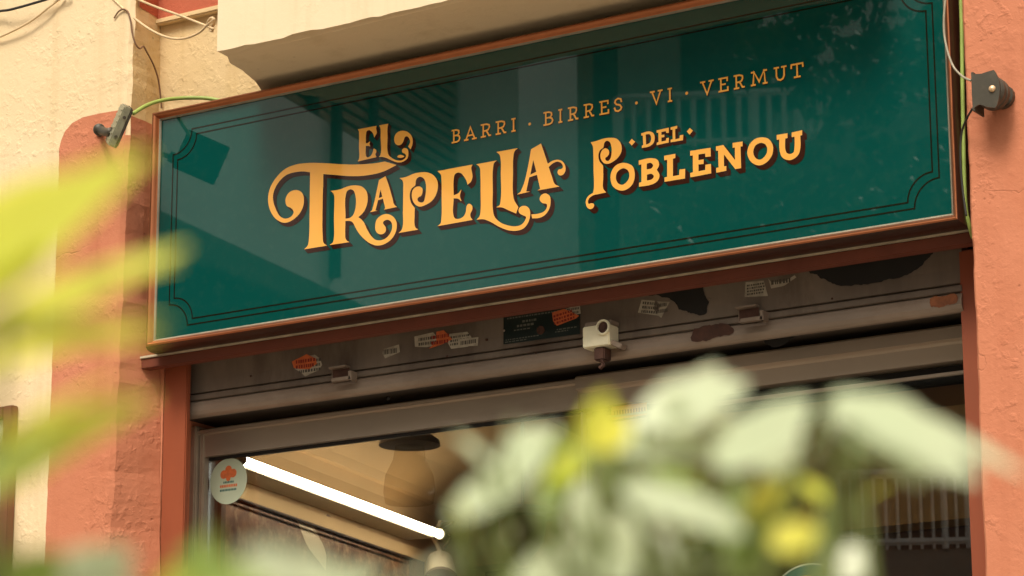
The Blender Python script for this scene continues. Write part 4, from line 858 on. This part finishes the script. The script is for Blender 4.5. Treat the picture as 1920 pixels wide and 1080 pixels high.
cable('cable', [at(252, -4, -0.02), at(290, 12, -0.04), at(340, 30, -0.08), at(388, 49, -0.15), at(400, 54, -0.2)], 0.0036, M['cable_c'], 'straight cream wire above the drooping one left of the balcony')
cable('cable', [at(388, 49, -0.15), at(392, 38, -0.16), at(399, 34, -0.17), at(401, 45, -0.16), at(394, 55, -0.15), at(398, 58, -0.18)], 0.0045, M['cable_c'], 'knot of cream wire at the balcony corner')
cable('cable', [at(214, 34, -0.035), at(222, 22, -0.037), at(232, 17, -0.037), at(240, 22, -0.037)], 0.0024, M['cable_b'], 'short curl of brown wire on the wall edge')
cable('cable', [at(240, 22, -0.037), at(245, 40, -0.036), at(248, 62, -0.035), at(254, 82, -0.03), at(262, 91, -0.014), at(269, 87, 0.003), at(275, 97, 0.016), at(288, 122, 0.055), at(297, 150, 0.085), at(301, 180, 0.10), at(303, 203, 0.108)], 0.0026, M['cable_b'], 'thin brown wire running down the corner of the recess to the sign')

# framed notice board at the far left
NB = empty('notice_board', at(0, 900, P1 - 0.02), 'glazed notice board in a brown frame on the cream wall at the left edge', 'board')
a = at(27, 760, P1 - 0.02)
bm = bmesh.new(); add_box(bm, a.x - 0.035, a.x, P1 - 0.03, P1 - 0.001, a.z - 0.9, a.z, 0.003); obj('frame_stile', bm, mat('board_frame_brown', (0.22, 0.06, 0.035), 0.5), NB)
bm = bmesh.new(); add_box(bm, a.x - 0.6, a.x - 0.0355, P1 - 0.03, P1 - 0.001, a.z - 0.035, a.z, 0.003); obj('frame_rail', bm, bpy.data.materials['board_frame_brown'], NB)
bm = bmesh.new(); add_box(bm, a.x - 0.6, a.x - 0.036, P1 - 0.012, P1 - 0.002, a.z - 0.9, a.z - 0.036); obj('board_sheet', bm, mat('board_white', (0.72, 0.72, 0.62), 0.3, var=0.1, vscale=8), NB)

# ------------------------------------------------------------------ across the street (seen mirrored in the sign and the door glass)
U = Vector((-0.139, -0.990, 0)).normalized(); A0 = Vector((-16.55, -28.0, 0)); UN = Vector((0.990, -0.139, 0)).normalized()
def WP(u, off, z): return A0 + U * u + UN * off + Vector((0, 0, z))
def wbox(name, u0, u1, o0, o1, z0, z1, m, par):
    bm = bmesh.new(); obox(bm, WP((u0 + u1) / 2, (o0 + o1) / 2, (z0 + z1) / 2), U, UN, Vector((0, 0, 1)), abs(u1 - u0), abs(o1 - o0), z1 - z0); return obj(name, bm, m, par)
OW = empty('apartment_wing', WP(-6, -3, 0), 'pale apartment wing across the street with brown louvred galleries', 'building')
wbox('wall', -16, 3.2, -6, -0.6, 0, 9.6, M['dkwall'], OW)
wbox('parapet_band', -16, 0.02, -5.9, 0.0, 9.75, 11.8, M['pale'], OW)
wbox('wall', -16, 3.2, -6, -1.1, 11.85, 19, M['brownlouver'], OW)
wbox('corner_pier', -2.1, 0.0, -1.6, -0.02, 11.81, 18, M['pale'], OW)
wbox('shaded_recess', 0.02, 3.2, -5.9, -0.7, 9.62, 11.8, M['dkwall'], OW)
wbox('roof_slab', -16.2, 3.4, -6.2, 0.3, 19.02, 19.4, M['pale'], OW)
wbox('drainpipe', -7.68, -7.56, 0.001, 0.10, 9.9, 18.9, M['pipe'], OW)
for i in range(34):
    z = 11.95 + i * 0.16; wbox('louvre_slat', -8.0, -2.2, -1.08, -0.92, z, z + 0.10, M['brownlouver'], OW)
wbox('gallery_post', -4.9, -4.75, -1.06, -0.85, 11.86, 18.9, M['pipe'], OW)
wbox('gallery_post', -6.6, -6.4, -1.06, -0.85, 11.86, 18.9, M['pipe'], OW)
OF = empty('apartment_block', (-8, -38, 0), 'tall beige apartment block with white railed balconies across the street', 'building')
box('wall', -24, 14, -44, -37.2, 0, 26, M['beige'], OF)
box('cornice', -24.2, 14.2, -37.2, -36.9, 25.6, 26.1, M['pale'], OF)
wi = None
for r in range(7):
    for cidx in range(9):
        x = -20.5 + cidx * 3.6; z = 2.2 + r * 3.2
        f = box('window', x - 0.65, x + 0.65, -37.26, -37.1, z - 1.0, z + 1.15, M['winframe'], OF)
        box('pane', x - 0.55, x + 0.55, -37.28, -37.262, z - 0.92, z + 1.07, M['winpane'], f)
def balcony(par, pts, zfloor, h, fascia=0.55, step=0.24, back=1.6, th=1.0):
    """pts: front edge corners (x,y); slab, white rail, balusters"""
    bm = bmesh.new(); bb = [(x, y - back) for x, y in pts]; 
    lo = [bm.verts.new((x, y, zfloor - fascia)) for x, y in pts + bb[::-1]]; hi = [bm.verts.new((x, y, zfloor)) for x, y in pts + bb[::-1]]
    bm.faces.new(lo); bm.faces.new(hi); n = len(lo)
    for i in range(n): bm.faces.new((lo[i], lo[(i + 1) % n], hi[(i + 1) % n], hi[i]))
    obj('balcony_slab', bm, M['slab'], par)
    bm = bmesh.new(); bt = bmesh.new()
    for (xa, ya), (xb, yb2) in zip(pts[:-1], pts[1:]):
        L = math.hypot(xb - xa, yb2 - ya); nb = int(L / step)
        for zz, rr in ((zfloor + 0.10, 0.05), (zfloor + h, 0.075)):
            cyl(bm, (xa, ya + 0.05, zz), (xb, yb2 + 0.05, zz), rr, 6)
        for i in range(nb + 1):
            t = i / nb; big = (i % 9 == 0)
            cyl(bt, (xa + (xb - xa) * t, ya + (yb2 - ya) * t + 0.05, zfloor + 0.0), (xa + (xb - xa) * t, ya + (yb2 - ya) * t + 0.05, zfloor + h), (0.10 if big else 0.048) * th, 5)
    r = obj('railing', bm, M['railwhite'], par); b = obj('balusters', bt, M['railwhite'], r); tag(b, kind='stuff')
balcony(OF, [(-19.15, -33.7), (-16.4, -35.0), (-13.2, -33.8), (-9, -33.8)], 15.42, 0.92, 0.6)
balcony(OF, [(-9, -34.5), (2, -34.5)], 12.2, 1.0)
box('pale_bay', -18.0, -14.6, -37.19, -36.85, 16.96, 21, M['pale'], OF); box('pale_bay', -18.0, -14.6, -37.19, -36.85, 15.5, 16.69, M['pale'], OF)
# awning-like dark loggia behind the upper balcony
box('loggia_shade', -20, -9, -37.19, -36.0, 16.7, 16.95, M['dkwall'], OF)
OT = empty('terrace_house', (-9, -30, 0), 'low brown house with a railed roof terrace across the street', 'building')
bm = bmesh.new(); pts = [(-12.2, -26.55), (-10.6, -27.3), (-4, -28.2), (-4, -33), (-12.2, -33)]
add = []
lo = [bm.verts.new((x, y, 0)) for x, y in pts]; hi = [bm.verts.new((x, y, 6.8)) for x, y in pts]; bm.faces.new(lo); bm.faces.new(hi)
for i in range(5): bm.faces.new((lo[i], lo[(i + 1) % 5], hi[(i + 1) % 5], hi[i]))
obj('wall', bm, mat('terrace_house_render', (0.26, 0.20, 0.16), 0.85, var=0.15, vscale=0.8), OT)
balcony(OT, [(-12.1, -26.5), (-10.6, -27.2), (-4.1, -28.1)], 7.18, 1.0, 0.36, 0.15, 1.6, 0.45)
# trees on the promenade
def tree(x, y, h, cz, cr, n, label, seed, sq=0.8, tr=0.2, lm='treeleaf'):
    rs = random.Random(seed); T_ = empty('plane_tree', (x, y, 0), label, 'tree', 'plane trees along the promenade')
    bm = bmesh.new(); add_tube(bm, crv([(x - 2.2, y, -0.02), (x - 2.1, y, h * 0.5), (x - 1.7, y + 0.05, h * 0.9), (x - 0.5, y, cz - cr * 0.9), (x, y, cz - cr * 0.5)], 6), tr, 12, tr * 0.5)
    tips = []
    for i in range(9):
        a = i * 2.399 + rs.random(); e = Vector((x, y, cz)) + Vector((math.cos(a) * cr * 0.75, math.sin(a) * cr * 0.75, rs.uniform(-0.4, 0.7) * cr * sq))
        s = Vector((x, y, cz - cr * 0.5)); mdl = (s + e) / 2 + Vector((rs.uniform(-.2, .2), rs.uniform(-.2, .2), 0.25)); add_tube(bm, crv([s, mdl, e], 5), tr * 0.35, 7, 0.015); tips.append(e); tips.append(mdl)
    obj('trunk', bm, M['bark'], T_, True)
    bm = bmesh.new(); cl = []
    for i in range(46):
        while True:
            v = Vector((rs.uniform(-1, 1), rs.uniform(-1, 1), rs.uniform(-1, 1)))
            if 0.25 < v.length < 1: break
        cl.append(Vector((x, y, cz)) + Vector((v.x * cr, v.y * cr, v.z * cr * sq)))
    for i in range(n):
        c_ = rs.choice(cl); p = c_ + Vector((rs.gauss(0, .22), rs.gauss(0, .22), rs.gauss(0, .17))) * cr * 0.5; s = rs.uniform(0.05, 0.09)
        a = Vector((rs.gauss(0, 1), rs.gauss(0, 1), rs.gauss(0, .5))).normalized(); b = a.orthogonal().normalized(); b = (Matrix.Rotation(rs.uniform(0, 6.28), 3, a) @ b)
        c2 = a.cross(b)
        vs = [bm.verts.new(p + b * s), bm.verts.new(p + c2 * s * 0.8 + a * s * 0.2), bm.verts.new(p - b * s * 0.7), bm.verts.new(p - c2 * s * 0.8 + a * s * 0.2)]
        bm.faces.new(vs)
    obj('crown', bm, M[lm], T_)
tree(-6.65, -16.4, 6, 9.95, 1.15, 1700, 'plane tree on the promenade opposite the right half of the sign', 5, 0.8, 0.09)
tree(-7.9, -18.6, 6, 8.75, 2.3, 5000, 'second plane tree with a thin low crown behind the first', 9, 0.3, 0.14, 'treeleaf_light')

# ------------------------------------------------------------------ shrubs close to the camera
def leaf_mesh(p0, p1, w, cup=0.15, fold=0.12, nrm=None, nseg=8, shape='oval'):
    """leaf from stalk p0 to tip p1, width w, with midrib fold and drooping tip"""
    ax = (p1 - p0); L = ax.length; ax.normalize()
    nrm = (nrm - ax * nrm.dot(ax)).normalized(); sd_ = ax.cross(nrm)
    bm = bmesh.new(); rows = []
    for i in range(nseg + 1):
        t = i / nseg
        if shape == 'oval': ww = w * 0.5 * (math.sin(math.pi * min(1, t * 0.97 + 0.02)) ** 0.62) * (1.05 - 0.35 * t)
        else: ww = w * 0.5 * (math.sin(math.pi * (0.04 + 0.93 * t)) ** 0.85) * (1.15 - 0.6 * t)
        bend = nrm * (cup * L * math.sin(math.pi * t) * 0.6 - cup * L * 0.4 * t * t)
        c_ = p0 + ax * (L * t) + bend
        wob = 1 + 0.06 * math.sin(t * 17)
        rows.append([bm.verts.new(c_ + sd_ * (ww * s * wob) + nrm * (abs(s) * ww * fold * 2)) for s in (-1, -0.5, 0, 0.5, 1)])
    for i in range(nseg):
        for k_ in range(4): bm.faces.new((rows[i][k_], rows[i][k_ + 1], rows[i + 1][k_ + 1], rows[i + 1][k_]))
    bmesh.ops.remove_doubles(bm, verts=bm.verts, dist=1e-5)
    me = bpy.data.meshes.new('leaf'); bm.normal_update(); bm.to_mesh(me); bm.free(); me.polygons.foreach_set('use_smooth', [True] * len(me.polygons)); return me
VIEW = fwd
def shrub(base, label, leaves, cat='shrub', extra=0, seed=1, hub=None):
    rs = random.Random(seed)
    SB = empty('leafy_shrub', base, label, cat)
    stems = bmesh.new(); base = Vector(base)
    for (bx0, by0, tx, ty, wpx, d, mk, shp) in leaves:
        d *= 0.68; d0 = d + rs.uniform(-.02, .02); d1 = d + rs.uniform(-.03, .03)
        p0, p1 = near(bx0, by0, d0), near(tx, ty, d1)
        w = wpx / F * d * (1.17 if mk == 'leaf_pale' else 1.3)
        nrm = (-VIEW * 0.95 + Vector((rs.uniform(-.15, .15), rs.uniform(-.15, .15), 0.85))).normalized()
        me = leaf_mesh(p0, p1, w, rs.uniform(.01, .06), rs.uniform(.02, .08), nrm, 8, shp)
        link('leaf', me, M[mk], SB)
        h = hub if hub is not None else base + Vector((0, 0, 0.9))
        knee = (p0 + h) / 2 + Vector((rs.uniform(-.02, .02), rs.uniform(-.02, .02), -0.03))
        add_tube(stems, crv([h, knee, p0], 5), 0.0015, 6, 0.0008)
    h = hub if hub is not None else base + Vector((0, 0, 0.9))
    add_tube(stems, crv([base, base * 0.5 + h * 0.5 + Vector((0.03, 0.02, 0)), h], 6), 0.012, 8, 0.006)
    for i in range(extra):   # the rest of the bush below the picture
        a = rs.uniform(0, 6.28); z = rs.uniform(0.3, 0.95); r = rs.uniform(0.06, 0.22)
        p0 = Vector((base.x + math.cos(a) * r * .5, base.y + math.sin(a) * r * .5, base.z + (h.z - base.z) * z)); p1 = p0 + Vector((math.cos(a) * 0.07, math.sin(a) * 0.07, rs.uniform(-.02, .04)))
        if p1.z > h.z - 0.02: continue
        link('leaf', leaf_mesh(p0, p1, rs.uniform(.03, .045), .1, .1, Vector((0, 0, 1)), 6, 'oval'), M[rs.choice(['leaf_pale', 'leaf_mid'])], SB)
        add_tube(stems, [Vector((base.x, base.y, p0.z - 0.03)), p0], 0.002, 5)
    obj('stem', stems, M['stem'], SB, True)
# right shrub: big pale sage leaves
d = 0.80
RL = [
 (1200, 800, 1400, 715, 130, .80, 'leaf_pale', 'oval'), (1260, 830, 1345, 685, 95, .84, 'leaf_pale', 'oval'), (1390, 800, 1240, 740, 80, .82, 'leaf_pale', 'oval'),
 (1350, 880, 1515, 745, 115, .78, 'leaf_pale', 'oval'), (1160, 850, 1510, 862, 75, .82, 'leaf_pale', 'oval'), (1440, 890, 1480, 750, 85, .80, 'leaf_pale', 'oval'), (1150, 830, 1250, 780, 60, .84, 'leaf_pale', 'oval'),
 (1565, 740, 1830, 900, 120, .76, 'leaf_pale', 'oval'), (1590, 750, 1925, 885, 55, .84, 'leaf_pale', 'point'), (1590, 800, 1800, 890, 110, .78, 'leaf_pale', 'oval'), (1660, 740, 1720, 900, 120, .80, 'leaf_pale', 'oval'), (1570, 760, 1640, 850, 80, .79, 'leaf_pale', 'oval'),
 (850, 975, 1010, 860, 85, .80, 'leaf_pale', 'oval'), (900, 960, 1030, 800, 90, .82, 'leaf_pale', 'oval'), (960, 900, 1000, 790, 75, .84, 'leaf_pale', 'oval'),
 (1010, 960, 1120, 800, 60, .78, 'leaf_mid', 'point'), (1110, 850, 1135, 735, 70, .77, 'leaf_lime', 'oval'), (1135, 850, 1160, 770, 60, .78, 'leaf_yel', 'oval'), (1040, 940, 1080, 830, 60, .78, 'leaf_lime', 'point'),
 (1160, 915, 1400, 1000, 85, .78, 'leaf_pale', 'oval'), (1200, 930, 1380, 960, 60, .80, 'leaf_pale', 'oval'), (1110, 1020, 1085, 900, 70, .83, 'leaf_pale', 'oval'), (1080, 1100, 1240, 950, 130, .82, 'leaf_pale', 'oval'), (980, 1110, 1150, 1020, 120, .80, 'leaf_pale', 'oval'), (1180, 1080, 1150, 960, 110, .84, 'leaf_pale', 'oval'),
 (1290, 1110, 1390, 1020, 110, .84, 'leaf_pale', 'oval'), (1400, 965, 1470, 905, 65, .77, 'leaf_yel', 'oval'), (1450, 1030, 1530, 985, 70, .78, 'leaf_yel', 'oval'), (1330, 1000, 1470, 960, 80, .80, 'leaf_mid', 'oval'), (1390, 1020, 1520, 1000, 70, .80, 'leaf_mid', 'oval'),
 (1360, 1050, 1480, 1015, 60, .80, 'leaf_mid', 'point'), (1560, 1090, 1620, 1025, 90, .84, 'leaf_pale', 'oval'), (1180, 1010, 1330, 1110, 110, .84, 'leaf_pale', 'oval'),
 (880, 1010, 850, 940, 50, .80, 'leaf_lime', 'oval'), (1220, 880, 1330, 940, 60, .86, 'leaf_mid', 'oval'), (1180, 1100, 1080, 1020, 70, .80, 'leaf_pale', 'oval'), (1400, 900, 1330, 1000, 50, .84, 'leaf_mid', 'point'),
]
_r = random.Random(21)
for _i in range(20):
    _x = _r.uniform(900, 1620); _y = _r.uniform(880, 1060) if _i > 7 else _r.uniform(800, 900); _a = _r.uniform(-2.6, -0.5); _l = _r.uniform(55, 110)
    RL.append((_x, _y, _x + _l * math.cos(_a), _y + _l * math.sin(_a), _r.uniform(22, 42), _r.uniform(.80, .92), _r.choice(['leaf_mid', 'leaf_mid', 'leaf_lime', 'leaf_lime', 'leaf_pale', 'leaf_pale']), 'point'))
hubR = near(1250, 1330, 0.57)
shrub((hubR.x, hubR.y, 0.0), 'blurred shrub with broad pale sage leaves in front of the shop door', RL, extra=50, seed=2, hub=hubR)
LL = [
 (560, 1175, 330, 1035, 90, .62, 'leaf_mid', 'oval'), (620, 1130, 450, 1035, 120, .60, 'leaf_pale', 'oval'), (430, 1140, 720, 1072, 100, .64, 'leaf_pale', 'oval'), (640, 1160, 540, 1040, 80, .66, 'leaf_mid', 'oval'),
 (60, 1150, 240, 1020, 150, .66, 'leaf_pale', 'oval'), (100, 1130, 200, 1030, 120, .68, 'leaf_pale', 'oval'), (520, 1140, 600, 1035, 110, .66, 'leaf_pale', 'oval'), (250, 1160, 130, 1050, 100, .64, 'leaf_pale', 'oval'), (700, 1140, 850, 1050, 80, .66, 'leaf_pale', 'oval'), (360, 1100, 395, 985, 50, .62, 'leaf_mid', 'point'), (300, 1130, 420, 1050, 90, .66, 'leaf_lime', 'oval'),
 (30, 1130, 90, 1030, 110, .65, 'leaf_mid', 'oval'),
]
hubL = near(420, 1400, 0.45)
shrub((hubL.x, hubL.y, 0.0), 'blurred low shrub tips in mixed green along the bottom left', LL, extra=40, seed=3, hub=hubL)
YL = [
 (-160, 600, 275, 285, 200, .64, 'leaf_lime', 'point'), (-140, 440, 235, 320, 120, .66, 'leaf_yel', 'point'), (-140, 520, 180, 370, 170, .68, 'leaf_yel', 'oval'), (-160, 650, 110, 430, 190, .62, 'leaf_lime', 'oval'), (-120, 560, 100, 400, 150, .66, 'leaf_yel', 'oval'),
 (-60, 640, 350, 460, 90, .68, 'leaf_lime', 'point'), (20, 570, 335, 490, 50, .66, 'leaf_yel', 'point'), (-40, 640, 320, 600, 42, .64, 'leaf_lime', 'point'), (-60, 700, 290, 620, 55, .67, 'leaf_yel', 'point'), (-120, 720, 160, 640, 60, .66, 'leaf_yel', 'point'),
 (-100, 925, 290, 740, 95, .68, 'leaf_lime', 'point'), (-80, 950, 240, 770, 80, .70, 'leaf_yel', 'point'), (-100, 930, 200, 790, 70, .66, 'leaf_lime', 'oval'), (-100, 960, 120, 820, 70, .62, 'leaf_mid', 'oval'), (-150, 760, 60, 850, 80, .64, 'leaf_lime', 'oval'), (-60, 860, 250, 690, 30, .66, 'leaf_yel', 'point'),
]
hubY = near(-330, 1000, 0.45)
shrub((hubY.x, hubY.y, 0.0), 'blurred plant with long yellow-green pointed leaves at the left edge', YL, cat='plant', extra=0, seed=4, hub=hubY)
